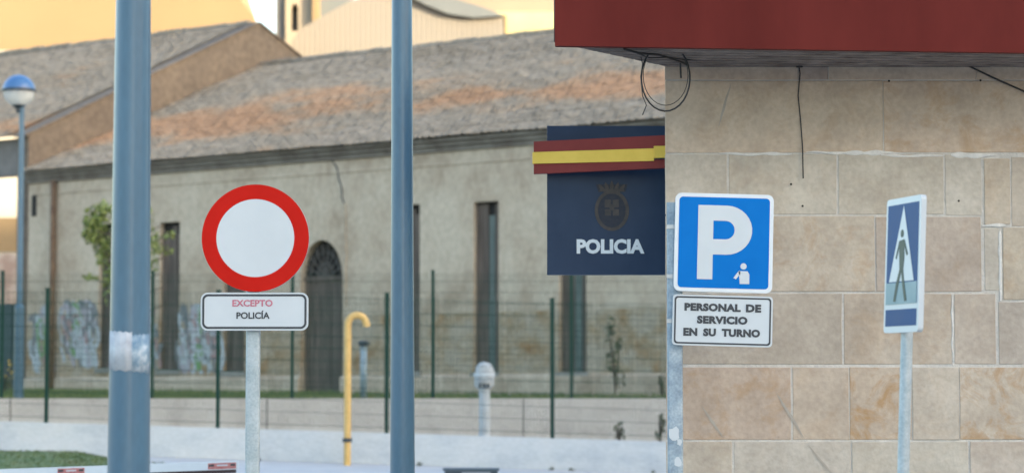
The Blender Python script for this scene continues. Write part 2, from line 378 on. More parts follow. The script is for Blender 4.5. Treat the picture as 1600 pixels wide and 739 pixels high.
def vsmear(u, v0, v1, th):
    mb = MB(); n = 16; vs = []
    for i in range(n + 1):
        v = v0 + (v1 - v0) * i / n; h = th * (.35 + .9 * abs(noise.noise(Vector((v * .05, u, 0))))) * (1 - .6 * (abs(i / n - .5) * 2) ** 4); c = u + 2.5 * noise.noise(Vector((v * .04, u, 1)))
        for uu, dy in ((c - h, .009), (c - h * .6, .0045), (c + h * .6, .0045), (c + h, .009)): vs.append((wx(uu), WALL_Y + dy - .002, wz(v)))
    mb.add(vs, [(i * 4 + k, i * 4 + k + 1, (i + 1) * 4 + k + 1, (i + 1) * 4 + k) for i in range(n) for k in range(3)]); return obj('mortar_smear', mb, mortar_pale, fw)
vsmear(1566, 360, 470, 6); vsmear(1490, 460, 570, 3)
# corner trim strip seen at the very edge, behind the parking sign post
# canopy: slab with red fascia
zc = P(867, 72, 15.4).z
fa = P(867, 72, 15.4); fbx = PZ(1600, 83, zc)
fdir = Vector((fbx.x - fa.x, fbx.y - fa.y, 0)).normalized()
fb = Vector((fa.x, fa.y, 0)) + fdir * 7.0
fa2 = Vector((fa.x, fa.y, 0))
nrm = Vector((-fdir.y, fdir.x, 0))
wl = P(1040, 108, WALL_Y)
edge = Vector((wl.x - fa.x, wl.y - fa.y, 0)).normalized()
mb = MB(); mb.prism([fa2 + Vector((0, 0, zc)), fb + Vector((0, 0, zc)), fb + nrm * .05 + Vector((0, 0, zc)), fa2 + nrm * .05 + edge * .02 + Vector((0, 0, zc))], (0, 0, .75))
fixn(obj('fascia', mb, fascia_m, pb))
mb = MB(); q = fa2 + nrm * .05
mb.prism([q + Vector((0, 0, zc + .03)), fb + nrm * .05 + Vector((0, 0, zc + .03)), Vector((fb.x, WALL_Y + 1.5, zc + .03)), Vector((fa2 + edge * 3.2) + Vector((0, 0, zc + .03)))], (0, 0, .5))
fixn(obj('canopy_slab', mb, soffit_m, pb))
# soffit boards
for i in range(9):
    t = .06 + .115 * i
    a = fa2 + nrm * (.04 + t) + fdir * (edge.dot(fdir) / edge.dot(nrm) * (t + .04) + .03) + Vector((0, 0, zc + .012))
    a2 = a + nrm * .09 + fdir * (edge.dot(fdir) / edge.dot(nrm) * .09)
    mb = MB(); mb.prism([a, a + fdir * 5.2, a2 + fdir * 5.2, a2], (0, 0, .016)); fixn(obj('soffit_board', mb, soffit_m, pb))
# roof parapet above the canopy and the side return coping
mb = MB(); mb.prism([p + Vector((0, 0, top)) for p in pts], (0, 0, .12)); fixn(obj('coping', mb, concrete, pb))
# hanging cables
def cable(label, pts, r=.006, cat='cable', n=6):
    mb = MB(); mb.tube(pts, r, n); return obj('cable', mb, cable_m, label=label, cat=cat, smooth=True, at=tuple(pts[0]))
cc = P(1040, 118, 15.85)
ringp = []
for i in range(27):
    a = R(115 + 330 * i / 26)
    ringp.append(P(1040 + 38 * math.cos(a), 122 - 52 * math.sin(a), 15.85 + .02 * math.sin(3 * a)))
ringp = [P(1052, 74, 15.9)] + ringp + [P(1066, 76, 15.9)]
cable('black cable coiled in a loose round loop under the canopy corner', ringp, .0055)
mb2 = [P(u, v, 16.0) for u, v in ((980, 76), (1000, 84), (1004, 100), (1001, 120), (1004, 150), (1010, 165), (1004, 180))]
cable('thin frayed wire hanging beside the cable loop at the canopy corner', mb2, .003)
cable('short black cable end poking down right of the loop', [P(1064, 84, 16.2), P(1063, 104, 16.3), P(1064, 122, 16.35)], .006)
cable('thin wire dropping straight down the stone wall between two signs', [P(u, v, 16.488) for u, v in ((1247, 96), (1250, 115), (1247, 150), (1251, 190), (1254, 230), (1255, 279))], .004)
cable('black cable sagging from the red fascia towards the right edge', [P(u, v, y) for u, v, y in ((1200, 84, 16.3), (1350, 86, 16.42), (1470, 88, 16.45), (1500, 97, 16.47), (1550, 121, 16.47), (1600, 143, 16.47), (1680, 168, 16.47))], .006)
cable('second thinner strand of the looped cable under the canopy corner', [P(1040 + 35 * math.cos(a), 118 - 47 * math.sin(a), 15.88) for a in [R(150 + 11 * i) for i in range(23)]], .0025)
cable('black cable lying along the underside of the canopy corner', [P(u, v, y) for u, v, y in ((975, 77, 15.5), (1000, 84, 15.6), (1030, 86, 15.8), (1060, 96, 16.1), (1075, 102, 16.3))], .007)
cable('grey loose wire tangled under the canopy corner', [P(u, v, y) for u, v, y in ((985, 80, 15.6), (1015, 91, 15.75), (1045, 90, 15.9), (1070, 94, 16.1), (1110, 93, 16.2))], .004)
mb = MB(); mb.lathe(P(1249, 101, 16.45), [(0, -.02), (.022, -.02), (.022, .02), (0, .02)], 10)
obj('wall_fixing', mb, cable_m, pb)
streak_m = mat('dark_streak', [(.325, .29, .25), (.37, .335, .29)], 12, 8, rough=.95)  # diagonal strips slightly darker than the stone face
for (u0, v0, u1, v1, th) in ((1212, 612, 1258, 686, 3.5), (1096, 632, 1130, 684, 3), (1262, 694, 1316, 760, 3.5), (1142, 130, 1122, 200, 3.0)):
    mb = MB(); n = 14; vs = []
    for i in range(n + 1):
        t = i / n; h = th * (1 - abs(2 * t - 1) ** 2) * (.6 + .8 * abs(noise.noise(Vector((t * 5, u0, 0))))); uu = u0 + (u1 - u0) * t + 1.5 * noise.noise(Vector((t * 4, 2, u0)))
        for k_ in (-h, h): p = P(uu + k_, v0 + (v1 - v0) * t, WALL_Y + .0035); vs.append(p)
    mb.add(vs, [(2 * i, 2 * i + 1, 2 * i + 3, 2 * i + 2) for i in range(n)]); obj('wall_streak', mb, streak_m, fw)
# bolts / drilled marks on wall
for u, v in ((1236, 288), (1498, 314), (1389, 127), (1532, 126), (1254, 322)):
    mb = MB(); p = P(u, v, WALL_Y - .004); mb.add([p + Vector((.008 * math.cos(a), -.001, .008 * math.sin(a))) for a in [i * 1.047 for i in range(6)]] , [(0, 1, 2, 3, 4, 5)])
    obj('bolt_mark', mb, dark_hole, fw)

# ---- projecting police sign
SY = 17.2
ps = thing('police_sign', 'navy panel with flag stripe and white lettering projecting from the stone building corner', 'sign', P(960, 430, SY))
a, b_ = P(855, 429, SY), P(1062, 197, SY)
mb = MB(); mb.box((a.x, SY, a.z), (b_.x, SY + .09, b_.z)); panel = obj('panel', mb, navy, ps)
for z in (a.z + .15, b_.z - .15): mb = MB(); mb.box((b_.x - .001, SY + .02, z - .025), (P(1062, 300, SY).x + .42, SY + .07, z + .025)); obj('bracket', mb, dark_metal, ps)
def strip(name, m, corners, back=.05):
    mb = MB(); p = [P(*c) for c in corners]; mb.prism(p, (0, back, 0)); return fixn(obj(name, mb, m, ps))
yl, yr = 17.12, 16.90
strip('flag_stripe_red', flag_red, [(834, 238, yl), (1050, 233, yr), (1050, 211, yr), (834, 221.5, yl)])
strip('flag_stripe_yellow', flag_yellow, [(832, 256, yl - .012), (1022, 251.5, yr + .02), (1022, 232, yr + .02), (832, 238, yl - .012)])
strip('flag_stripe_yellow', flag_yellow, [(1022, 247, yr - .03), (1046, 246, yr - .035), (1046, 228, yr - .035), (1022, 228.5, yr - .03)])
strip('flag_stripe_red', flag_red, [(834, 272, yl), (1050, 262, yr), (1050, 249, yr), (834, 255.5, yl)])
px = SY / F
t = shift(text_mb('POLICIA', 23 * px, 106 * px, bold=.0045, depth=.002), P(954, 385, SY - .003)); obj('lettering', t, sign_edge, ps)
# crest: crown, oval wreath of leaves, inner shield
mb = MB(); c = P(956, 326, SY - .003); lfn = 0
def lf(cx_, cz_, ang, l, wd, y=0.0):
    global lfn
    lfn += 1; y = y - .00025 * (lfn % 9)
    ca, sa = math.cos(ang), math.sin(ang); pts_ = [(-l, 0), (-l * .3, wd), (l * .5, wd * .7), (l, 0), (l * .5, -wd * .7), (-l * .3, -wd)]
    mb.prism([c + Vector((cx_ + x * ca - z * sa, y, cz_ + x * sa + z * ca)) for x, z in pts_], (0, .003, 0))
for i in range(22):
    t_ = R(-86 + i * 172 / 21)
    for sgn in (1, -1):
        lf(sgn * 24 * px * math.cos(t_), -3 * px + 29 * px * math.sin(t_), math.atan2(29 * math.cos(t_), -24 * sgn * math.sin(t_)) + sgn * .5, 5.2 * px, 2.4 * px)
for i in range(5):
    x = (i - 2) * 8 * px; lf(x, 36 * px - abs(i - 2) * 2.0 * px, R(90 + (2 - i) * 18), 8 * px, 3 * px, -.001)
mb.prism([c + Vector((x * px, 0, z * px)) for x, z in ((-20, 27), (20, 27), (18, 31), (-18, 31))], (0, .003, 0))
for x0_, x1_, z0_, z1_ in ((-11, -1.5, 2, 14), (1.5, 11, 2, 14), (-11, -1.5, -11, -1), (1.5, 11, -11, -1)):
    mb.prism([c + Vector((x * px, 0, z * px)) for x, z in ((x0_, z0_), (x1_, z0_), (x1_, z1_), (x0_, z1_))], (0, .003, 0))
mb.prism([c + Vector((4 * px * math.cos(i * .785), -.002, 2 * px + 5 * px * math.sin(i * .785))) for i in range(8)], (0, .003, 0))
obj('crest', mb, emblem_m, ps, label='dull bronze crest with crown and leaf wreath')
c = c + Vector((0, .0012, 0))
mb = MB(); mb.prism([c + Vector((23 * px * math.cos(i * .2618), .0, -3 * px + 28 * px * math.sin(i * .2618))) for i in range(24)], (0, .0015, 0))
mb.prism([c + Vector((x * px, 0, z * px)) for x, z in ((-21, 26), (21, 26), (25, 38), (-25, 38))], (0, .002, 0)); obj('crest_field', mb, mat('crest_field', [(.030, .036, .052), (.042, .044, .055)], 30, 6, rough=.6, spec=.15), ps, kind='stuff')

# ============================================================ SIGNS
def rect_post(parent, x, y, z0, z1, wd, dp, m, name='post'):
    mb = MB(); mb.prism([Vector((p.x + x, p.z + y, z0)) for p in rrect(wd, dp, min(wd, dp) * .22, n=3)], (0, 0, z1 - z0))
    return smooth_by_angle(fixn(obj(name, mb, m, parent, local=True)), 50)
# -- no entry sign
NY = 14.3; c = P(399, 372, NY); k = NY / F
ne = thing('no_entry_sign', 'round red ringed white traffic sign above a small plate', 'sign', (c.x - 4 * k, NY, 0))
rel = lambda p, root: Vector(p) - root.location
cl = rel(c, ne); ro = 84 * k
rect_post(ne, 0, .06, 0, cl.z + .22, 22 * k, .05, galv)
rim = MB(); rim.prism(circle(ro, 0, 72, cl.x, cl.z), (0, .028, 0)); smooth_by_angle(fixn(obj('sign_disc', rim, sign_back, ne, local=True)))
mb = ring(circle(ro, -.002, 72, cl.x, cl.z), circle(61 * k, -.002, 72, cl.x, cl.z), 0, .0015); fixn(obj('red_ring', mb, sign_red, ne, local=True))
mb = MB(); mb.prism(circle(61 * k, -.0015, 72, cl.x, cl.z), (0, .001, 0)); fixn(obj('white_centre', mb, sign_white, ne, local=True))
pc = rel(P(397.5, 486.5, NY), ne); pw, ph = 168 * k, 59 * k
mb = MB(); mb.prism(rrect(pw, ph, 11 * k, 0, 6, pc.x, pc.z), (0, .028, 0)); plate = fixn(obj('plate', mb, sign_white, ne, local=True))
fixn(obj('border', ring(rrect(pw - 5 * k, ph - 5 * k, 9 * k, -.002, 6, pc.x, pc.z), rrect(pw - 11.5 * k, ph - 11.5 * k, 6.5 * k, -.002, 6, pc.x, pc.z), 0, .001), ink, plate, local=True))
obj('lettering', shift(text_mb('EXCEPTO', 10.5 * k, 63 * k, bold=.001, depth=.0006), (pc.x - 3 * k, -.002, pc.z + 13 * k)), faded_ink, plate, local=True, label='faded red word EXCEPTO')
obj('lettering', shift(text_mb('POLICÍA', 13 * k, 52 * k, bold=.0012, depth=.0006), (pc.x - 2 * k, -.002, pc.z - 5.0 * k)), ink, plate, local=True, label='dark word POLICÍA')
for zz in (cl.z + .12, cl.z - .15, pc.z):
    mb = MB(); mb.box((-.06, .029, zz - .012), (.06, .034, zz + .012)); obj('clamp', mb, sign_back, ne, local=True)
# -- parking sign
PY = 15.5; k = PY / F
c = P(1131, 379.5, PY)
pk = thing('parking_sign', 'blue square parking sign with white letter above a plate in front of the stone wall', 'sign', (P(1056, 620, PY).x, PY, 0))
cl = rel(c, pk)
rect_post(pk, 0, .07, 0, cl.z + .25, 24 * k, .06, galv_worn)
for i in range(3):
    patch = MB()
    z = P(0, (678, 722, 690)[i], PY).z; x = (-2, 3, 6)[i] * k; rr = (9, 6, 4)[i] * k
    patch.prism([Vector((x + rr * math.cos(a) * random.uniform(.7, 1.2), .0385, z + rr * 1.4 * math.sin(a) * random.uniform(.7, 1.2))) for a in [j * .628 for j in range(10)]], (0, -.001, 0))
    obj('sticker_remnant', patch, sign_white, pk, local=True)
rollm = Matrix.Rotation(R(1.5), 4, 'Y')
def roll(mb, c0_): mb.v = [tuple(rollm @ (Vector(p) - Vector((c0_.x, 0, c0_.z))) + Vector((c0_.x, 0, c0_.z))) for p in mb.v]; return mb
sq = 154 * k
mb = MB(); mb.prism(rrect(sq, sq, 10 * k, 0, 6, cl.x, cl.z), (0, .035, 0)); face = fixn(obj('sign_panel', roll(mb, cl), sign_edge, pk, local=True))
mb = MB(); mb.prism(rrect(sq - 12 * k, sq - 12 * k, 6 * k, -.0015, 6, cl.x, cl.z), (0, .0012, 0)); fixn(obj('blue_field', roll(mb, cl), sign_blue, face, local=True))
# letter P drawn as stem + bowl
mb = MB()
def pp(u, v): return Vector(((u - 1131) * k + cl.x, -.003, -(v - 379.5) * k + cl.z))
ox, oy = 1090, 321
outer = [(1090, 321), (1140, 321)] + [(1140 + 34 * math.cos(R(-90 + a)) * 1.0, 359 + 38 * math.sin(R(-90 + a))) for a in range(15, 180, 15)] + [(1140, 397), (1112, 397), (1112, 437), (1090, 437)]
outer = [(1090, 321)] + [(1135 + 40 * math.cos(R(-90 + a)), 359.5 + 38.5 * math.sin(R(-90 + a))) for a in range(0, 181, 12)] + [(1114, 398), (1114, 437), (1090, 437)]
n_in = [(1133 + 14.5 * math.cos(R(-90 + a)), 359.5 + 14.5 * math.sin(R(-90 + a))) for a in range(0, 181, 12)]
# stem, then the bowl as a strip between outer and inner curves
mb.prism([pp(1090, 321), pp(1114, 321), pp(1114, 437), pp(1090, 437)], (0, .001, 0))
oc = [(1114, 321)] + outer[1:17] + [(1114, 398)]
ic = [(1114, 345)] + n_in + [(1114, 374)]
for i in range(len(oc) - 1):
    mb.prism([pp(*oc[i]), pp(*oc[i + 1]), pp(*ic[i + 1]), pp(*ic[i])], (0, .001, 0))
fixn(obj('letter_p', roll(mb, cl), sign_white, face, local=True))
mb = MB()   # little officer symbol
def disc(u, v, r): mb.prism([pp(u + r * math.cos(a * .5236), v + r * math.sin(a * .5236)) for a in range(12)], (0, .001, 0))
disc(1162.5, 415.5, 5)
mb.prism([pp(*p) for p in ((1155, 423), (1169, 423), (1172, 428), (1172, 443), (1157, 443), (1156, 430))], (0, .001, 0))
mb.prism([pp(*p) for p in ((1156, 422), (1158, 427), (1151, 436), (1147, 434), (1152, 427))], (0, .001, 0))
fixn(obj('officer_symbol', roll(mb, cl), sign_white, face, local=True))
pc = rel(P(1129, 501, PY), pk); pw, ph = 156 * k, 79 * k
mb = MB(); mb.prism(rrect(pw, ph, 6 * k, 0, 6, pc.x, pc.z), (0, .04, 0)); plate = fixn(obj('plate', roll(mb, pc), sign_white, pk, local=True))
fixn(obj('border', roll(ring(rrect(pw - 5 * k, ph - 5 * k, 5 * k, -.002, 6, pc.x, pc.z), rrect(pw - 10 * k, ph - 10 * k, 4 * k, -.002, 6, pc.x, pc.z), 0, .001), pc), ink, plate, local=True))
for body, u0, u1, dz in (('PERSONAL', 1069, 1157, 20.5), ('DE', 1165, 1189, 20.5), ('SERVICIO', 1089, 1168, 1), ('EN', 1068, 1090, -18.5), ('SU', 1099, 1119, -18.5), ('TURNO', 1128, 1188, -18.5)):
    obj('lettering', roll(shift(text_mb(body, 12.5 * k, (u1 - u0) * k, bold=.003, spacing=1.08, depth=.0006), (pc.x + ((u0 + u1) / 2 - 1129) * k, -.002, pc.z + dz * k)), pc), ink, plate, local=True)
for zz in (cl.z + .1, cl.z - .2, pc.z):
    mb = MB(); mb.box((-.05, .034, zz - .012), (.07, .0395, zz + .012)); obj('clamp', mb, sign_back, pk, local=True)
# -- pedestrian crossing sign, turned almost edge on
CYY = 12.0; k = CYY / F
base = P(1411, 739, CYY); a0 = R(77)
cs = thing('crossing_sign', 'tall narrow blue pedestrian crossing sign turned nearly edge on, leaning on a thin grey post', 'sign', (P(1411, 739, CYY).x - .045, CYY, 0), rot=(0, R(2.1), 0))
mb = MB(); mb.tube([(0, 0, -.02), (0, 0, 2.3)], .028, 16); smooth_by_angle(obj('post', mb, galv, cs, local=True))
cz = 1.6 + (620 - 415) * k; HH = 210 * k; WW = .43
Mz = Matrix.Translation((-.022, -.065, 0)) @ Matrix.Rotation(-a0, 4, 'Z')
def sgn(name, mbx, m, par):
    mbx.v = [tuple(Mz @ Vector(p)) for p in mbx.v]; return fixn(obj(name, mbx, m, par, local=True))
mb = MB(); mb.prism(rrect(WW, HH, .022, -.02, 5, 0, cz), (0, .026, 0)); box_ = sgn('sign_box', mb, sign_white, cs)
zt, zb = cz + HH / 2 - .03, cz - HH / 2 + .03
fw_ = WW - .045
q = lambda x0, z0, x1, z1, y=-.0215, d=.001: MB().prism([Vector((x0, y, z0)), Vector((x1, y, z0)), Vector((x1, y, z1)), Vector((x0, y, z1))], (0, d, 0))
zdiv = zb + .078
sgn('blue_bar', q(-fw_ / 2, zb, fw_ / 2, zdiv), cross_blue, box_)
sgn('blue_field', q(-fw_ / 2, zdiv + .024, fw_ / 2, zt), cross_blue, box_)
sgn('pale_strip', q(-fw_ / 2, zdiv + .024, fw_ / 2, zdiv + .125, -.0230), pale_zone, box_)
zt0 = zdiv + .13; tri = MB().prism([Vector((-fw_ * .40, -.0232, zt0)), Vector((fw_ * .40, -.0232, zt0)), Vector((.01, -.0232, zt - .01))], (0, .001, 0))
sgn('white_triangle', tri, sign_white, box_)
mb = MB()   # walking figure: head, trunk, arms, legs
y_ = -.0248; zf = zdiv + .035
def poly(pts_): mb.prism([Vector((x, y_, zf + z)) for x, z in pts_], (0, .001, 0))
poly([(.0 + .019 * math.cos(i * .6283), .318 + .019 * math.sin(i * .6283)) for i in range(10)])
poly([(-.034, .285), (.030, .290), (.034, .20), (.022, .15), (-.022, .15), (-.028, .20)])
poly([(-.034, .285), (-.022, .272), (-.062, .20), (-.076, .206)])
poly([(.030, .290), (.024, .27), (.062, .212), (.078, .22)])
poly([(-.022, .152), (.006, .150), (-.036, .075), (-.066, .0), (-.092, .004), (-.062, .085)])
poly([(-.002, .152), (.022, .152), (.044, .08), (.075, .004), (.048, .0), (.018, .075)])
sgn('pedestrian_figure', mb, figure_ink, box_)

# ============================================================ BLUE COLUMNS
def column(label, u0, v0, u1, v1, wbot, wtop, Y, group):
    """tapered lamp column: bottom/top widths in photo pixels read at its distance"""
    pb_, pt_ = P(u0, v0, Y), P(u1, v1, Y); k = Y / F
    r1, r0 = wtop / 2 * k, wbot / 2 * k; sl = (r0 - r1) / (pt_.z - pb_.z); sx = (pt_.x - pb_.x) / (pt_.z - pb_.z)
    rb = r0 + sl * pb_.z; x0 = pb_.x - sx * pb_.z; ht = 8.0
    t = thing('lamp_column', label, 'lamp post', (x0, Y, gz(x0, Y)), group)
    f = lambda z: max(.035, rb - sl * z)
    mb = MB(); mb.tube([(sx * z, 0, z) for z in [0, .5, 1, 2, 3, 4, 5, 6, 7, ht]], [f(z) for z in [0, .5, 1, 2, 3, 4, 5, 6, 7, ht]], 40)
    p = smooth_by_angle(obj('shaft', mb, blue_paint, t, local=True), 60)
    mb = MB(); mb.lathe((0, 0, 0), [(rb + .12, 0), (rb + .12, .02), (rb + .015, .022), (rb + .012, .1)], 24); obj('base_plate', mb, blue_paint, t, local=True)
    mb = MB(); mb.lathe((sx * ht, 0, ht), [(0, .16), (.12, .14), (.24, .05), (.26, 0), (.12, -.03), (.04, -.08)], 24); obj('lamp_head', mb, blue_paint, t, local=True, smooth=True)
    return t, f, x0, sx
LY = 10.7
lc, f1, lx, lsx = column('wide blue painted column with a torn white sticker, left of the round sign', 201, 739, 208.5, 0, 66, 54.5, LY, None)
mc, f2, mx_, msx = column('slimmer plain blue painted column between the round sign and the police sign', 629, 739, 628, 0, 38.5, 32, 17.0, None)
# torn sticker wrapped round the left column
def wrap(a0, a1, vt0, vt1, vb0, vb1, m, name, lift=.0015, n=14):
    mb = MB(); vs = []
    for i in range(n + 1):
        t = i / n; a = R(a0 + (a1 - a0) * t); zt_ = P(205, vt0 + (vt1 - vt0) * t + 1.2 * math.sin(i * 2.1), LY).z; zb_ = P(205, vb0 + (vb1 - vb0) * t + 1.2 * math.sin(i * 1.3), LY).z
        for z in (zt_, zb_):
            for li in (lift, lift - .0012):
                r_ = f1(z) + li; vs.append((lx + lsx * z + r_ * math.sin(a), LY - r_ * math.cos(a), z))
    fs = []
    for i in range(n):
        A = i * 4; Bq = A + 4; fs += [(A, A + 2, Bq + 2, Bq), (A, Bq, Bq + 1, A + 1), (A + 2, A + 3, Bq + 3, Bq + 2)]
    return fixn(obj(name, mb.add(vs, fs), m, lc, smooth=True))
sticker_m = mat('sticker_paper', [(.33, .34, .38), (.42, .445, .48), (.50, .52, .55)], 16, 6, rough=.6)
film_m = mat('sticker_film', [(.10, .19, .28), (.20, .29, .37), (.42, .48, .54)], 22, 7, rough=.5)
wrap(-72, 14, 517, 520, 577, 580, sticker_m, 'sticker'); wrap(13, 78, 524, 522, 580, 584, film_m, 'sticker_film', .001)

# ============================================================ WHITE WALL, RETAINING WALL, FENCES
def wtop(u): return 658 + (690 - 658) * u / 1040
mb = MB(); us = [-260 + 65 * i for i in range(27)]; n = len(us)
for i in range(n - 1):
    a, b_ = P(us[i], wtop(us[i]), WY), P(us[i + 1], wtop(us[i + 1]), WY)
    za, zb_ = gz(a.x, WY) - .25, gz(b_.x, WY) - .25
    mb.add([(a.x, WY, za), (b_.x, WY, zb_), (b_.x, WY, b_.z), (a.x, WY, a.z), (a.x, WY + .28, za), (b_.x, WY + .28, zb_), (b_.x, WY + .28, b_.z), (a.x, WY + .28, a.z)],
           [(0, 1, 2, 3), (3, 2, 6, 7), (5, 4, 7, 6)])
wwl = obj('low_wall', mb, white_wall, label='long low whitewashed wall sloping down to the right under the green fence', cat='wall', at=(0, WY, 0))
mb = MB(); ztop = P(500, 622, RY).z
mb.box((-16, RY, -.2), (9, RY + .3, ztop))
rw = obj('retaining_wall', mb, concrete, label='grey concrete retaining wall below the old barn grass', cat='wall', at=(0, RY, 0))
mb = MB()
for i in range(5): mb.box((-13.6 + i * 4.6, RY - .004, .3), (-13.585 + i * 4.6, RY - .001, ztop - .01))
obj('joint', mb, dark_hole, rw)
def fence(label, us_, vt, vb, Y, group=None, mesh_h0=.06):
    pts_ = [(P(u, b, Y), P(u, t, Y).z) for u, t, b in zip(us_, vt, vb)]
    root = thing('mesh_fence', label, 'fence', (pts_[0][0].x, Y, pts_[0][0].z))
    for p, zt_ in pts_:
        mb = MB(); mb.box((p.x - .03, Y - .02, p.z - .05), (p.x + .03, Y + .02, zt_))
        po = obj('post', mb, green_paint, root)
        cb = MB(); cb.box((p.x - .034, Y - .024, zt_), (p.x + .034, Y + .024, zt_ + .025)); obj('post_cap', cb, green_paint, po)
    for (p, zt_), (p2, zt2) in zip(pts_, pts_[1:]):
        mb = MB(); r = .003; x = p.x + .05
        while x < p2.x - .04:
            t = (x - p.x) / (p2.x - p.x); z0_, z1_ = p.z + (p2.z - p.z) * t + mesh_h0, zt_ + (zt2 - zt_) * t - .03
            mb.add([(x - r, Y - .026, z0_), (x + r, Y - .026, z0_), (x, Y - .0215, z0_), (x - r, Y - .026, z1_), (x + r, Y - .026, z1_), (x, Y - .0215, z1_)], [(0, 1, 4, 3), (1, 2, 5, 4), (2, 0, 3, 5)])
            x += .05
        h = .1
        while h < min(zt_ - p.z, zt2 - p2.z):
            a = Vector((p.x, Y - .03, p.z + h)); b_ = Vector((p2.x, Y - .03, p2.z + h))
            mb.add([a + Vector((0, 0, -r)), a + Vector((0, 0, r)), b_ + Vector((0, 0, r)), b_ + Vector((0, 0, -r)), a + Vector((0, .004, 0)), b_ + Vector((0, .004, 0))], [(0, 3, 2, 1), (1, 2, 5, 4), (0, 4, 5, 3)])
            h += .2
        o = obj('wire_mesh', mb, green_paint, root, kind='stuff')
    return root
fence('green wire mesh fence standing along the top of the white wall', [-195, 72, 340, 604, 863, 1125], [449, 452, 455, 460, 468, 474], [wtop(u) + 1 for u in (-195, 72, 340, 604, 863, 1125)], WY + .14)
fence('green wire mesh fence farther back on the grey retaining wall', [-215, 2, 237, 456, 676, 893, 1115], [425, 425, 425, 424, 424, 424, 424], [622] * 7, RY + .15)

# yellow vent pipe
k = 39.4 / F
yp = thing('vent_pipe', 'yellow pipe bent over like a cane in front of the white wall', 'pipe', (P(543, 620, 39.4).x, 39.4, gz(P(543, 620, 39.4).x, 39.4)))
x0 = P(543, 620, 39.4).x; zt_ = P(543, 507, 39.4).z; rr = 14.5 * k
path = [(x0, 39.4, gz(x0, 39.4) - .02), (x0, 39.4, 1.2), (x0, 39.4, zt_)] + [(x0 + rr - rr * math.cos(R(a)), 39.4, zt_ + rr * math.sin(R(a))) for a in range(12, 181, 12)] + [(x0 + 2 * rr, 39.4, zt_ - .03)]
mb = MB(); mb.tube(path, 5.6 * k, 14); smooth_by_angle(obj('pipe', mb, yellow_paint, yp), 60)
mb = MB(); zz = P(543, 687, 39.4).z; mb.lathe((x0, 39.4, zz), [(6 * k, -.03), (7.6 * k, -.03), (7.6 * k, .03), (6 * k, .03)], 14); obj('clamp', mb, dark_metal, yp)
# white post with a round head
X = P(757, 620, 41.2).x; k = 41.2 / F
wp = thing('white_post', 'white post with a rounded vent head behind the white wall', 'post', (X, 41.2, gz(X, 41.2)))
mb = MB(); mb.lathe((X, 41.2, 0), [(9 * k, gz(X, 41.2) - .05), (8.6 * k, P(0, 604, 41.2).z)], 18); obj('shaft', mb, mat('weathered_post', [(.38, .40, .41), (.48, .51, .53)], 5, 9, rough=.8), wp, smooth=True)
zc_ = P(757, 586, 41.2).z
mb = MB(); mb.lathe((X, 41.2, zc_), [(8 * k, -22 * k), (15 * k, -17 * k), (16 * k, -4 * k), (15.6 * k, 4 * k), (14 * k, 12 * k), (9 * k, 18 * k), (0, 20.5 * k)], 22)
mb.v = [tuple(Vector(p) + .022 * noise.noise_vector(Vector(p) * 9)) for p in mb.v]
hd = obj('vent_head', mb, mat('weathered_white', [(.30, .31, .31), (.42, .44, .45), (.50, .53, .54)], 9, 9, rough=.8, bump=.6, bscale=25, lohi=(.3, .65)), wp, smooth=True)
mb = MB(); mb.lathe((X, 41.2, zc_), [(16.1 * k, 2.2 * k), (17.0 * k, 1.5 * k), (17.0 * k, -.5 * k), (16.1 * k, -1.2 * k)], 22); obj('rim', mb, white_paint, hd, smooth=True)
mb = MB()
for dx in (-7, 0, 6): mb.box((X + (dx - 2) * k, 41.2 - 15.3 * k, zc_ - 19 * k), (X + (dx + 2) * k, 41.2 - 11 * k, zc_ - 13 * k))
obj('vent_slot', mb, dark_metal, hd)
# small bollard light behind the fence
X = P(568, 620, 47.6).x; k = 47.6 / F; zg = gz(X, 47.6)
bl = thing('bollard_light', 'small pale blue bollard with a flat dark cap in front of the barn', 'bollard', (X, 47.6, zg))
mb = MB(); mb.tube([(X, 47.6, zg - .02), (X, 47.6, P(0, 540, 47.6).z)], 5.5 * k, 14); obj('shaft', mb, mat('pale_blue_paint', [(.20, .28, .34), (.27, .36, .42)], 6, 5, rough=.5), bl, smooth=True)
mb = MB(); zz = P(0, 536, 47.6).z; mb.lathe((X, 47.6, zz), [(0, -.05), (9 * k, -.045), (9.5 * k, .02), (6 * k, .045), (0, .05)], 16); obj('cap', mb, dark_metal, bl)
# globe street lamp
GY = 46.9; k = GY / F; X = P(29, 620, GY).x; zg = gz(X, GY)
gl = thing('globe_lamp', 'street lamp with a globe, blue above and clear below, left of the barn', 'street lamp', (X, GY, zg))
zn = P(29, 168, GY).z; zw = P(29, 480, GY).z
mb = MB(); mb.tube([(X, GY, zg - .02), (X, GY, zw), (X, GY, zw + .06), (X, GY, zn)], [8 * k, 7.5 * k, 4.6 * k, 4.0 * k], 16); obj('pole', mb, blue_paint, gl, smooth=False)
gc = P(29.5, 142.5, GY); rg = 25.5 * k
mb = MB(); mb.lathe(gc, [(rg * math.cos(R(a)) if a < 90 else 0, rg * math.sin(R(a))) for a in range(0, 91, 9)], 28); obj('globe_cap', mb, cap_blue, gl, smooth=True)
mb = MB(); mb.lathe(gc, [(rg * 1.03, .03), (rg * 1.05, 0), (rg * 1.03, -.02), (rg * .98, -.02)], 28); obj('globe_band', mb, dark_metal, gl)
gm = bpy.data.materials.new('clear_globe'); gm.use_nodes = True; b = gm.node_tree.nodes['Principled BSDF']
b.inputs['Base Color'].default_value = (.9, .93, .92, 1); b.inputs['Roughness'].default_value = .08; b.inputs['Alpha'].default_value = .45
mb = MB(); mb.lathe(gc, [(rg * math.cos(R(a)) * .98, rg * math.sin(R(a)) * .98) for a in range(-2, -72, -7)], 28); obj('globe_glass', mb, gm, gl, smooth=True)
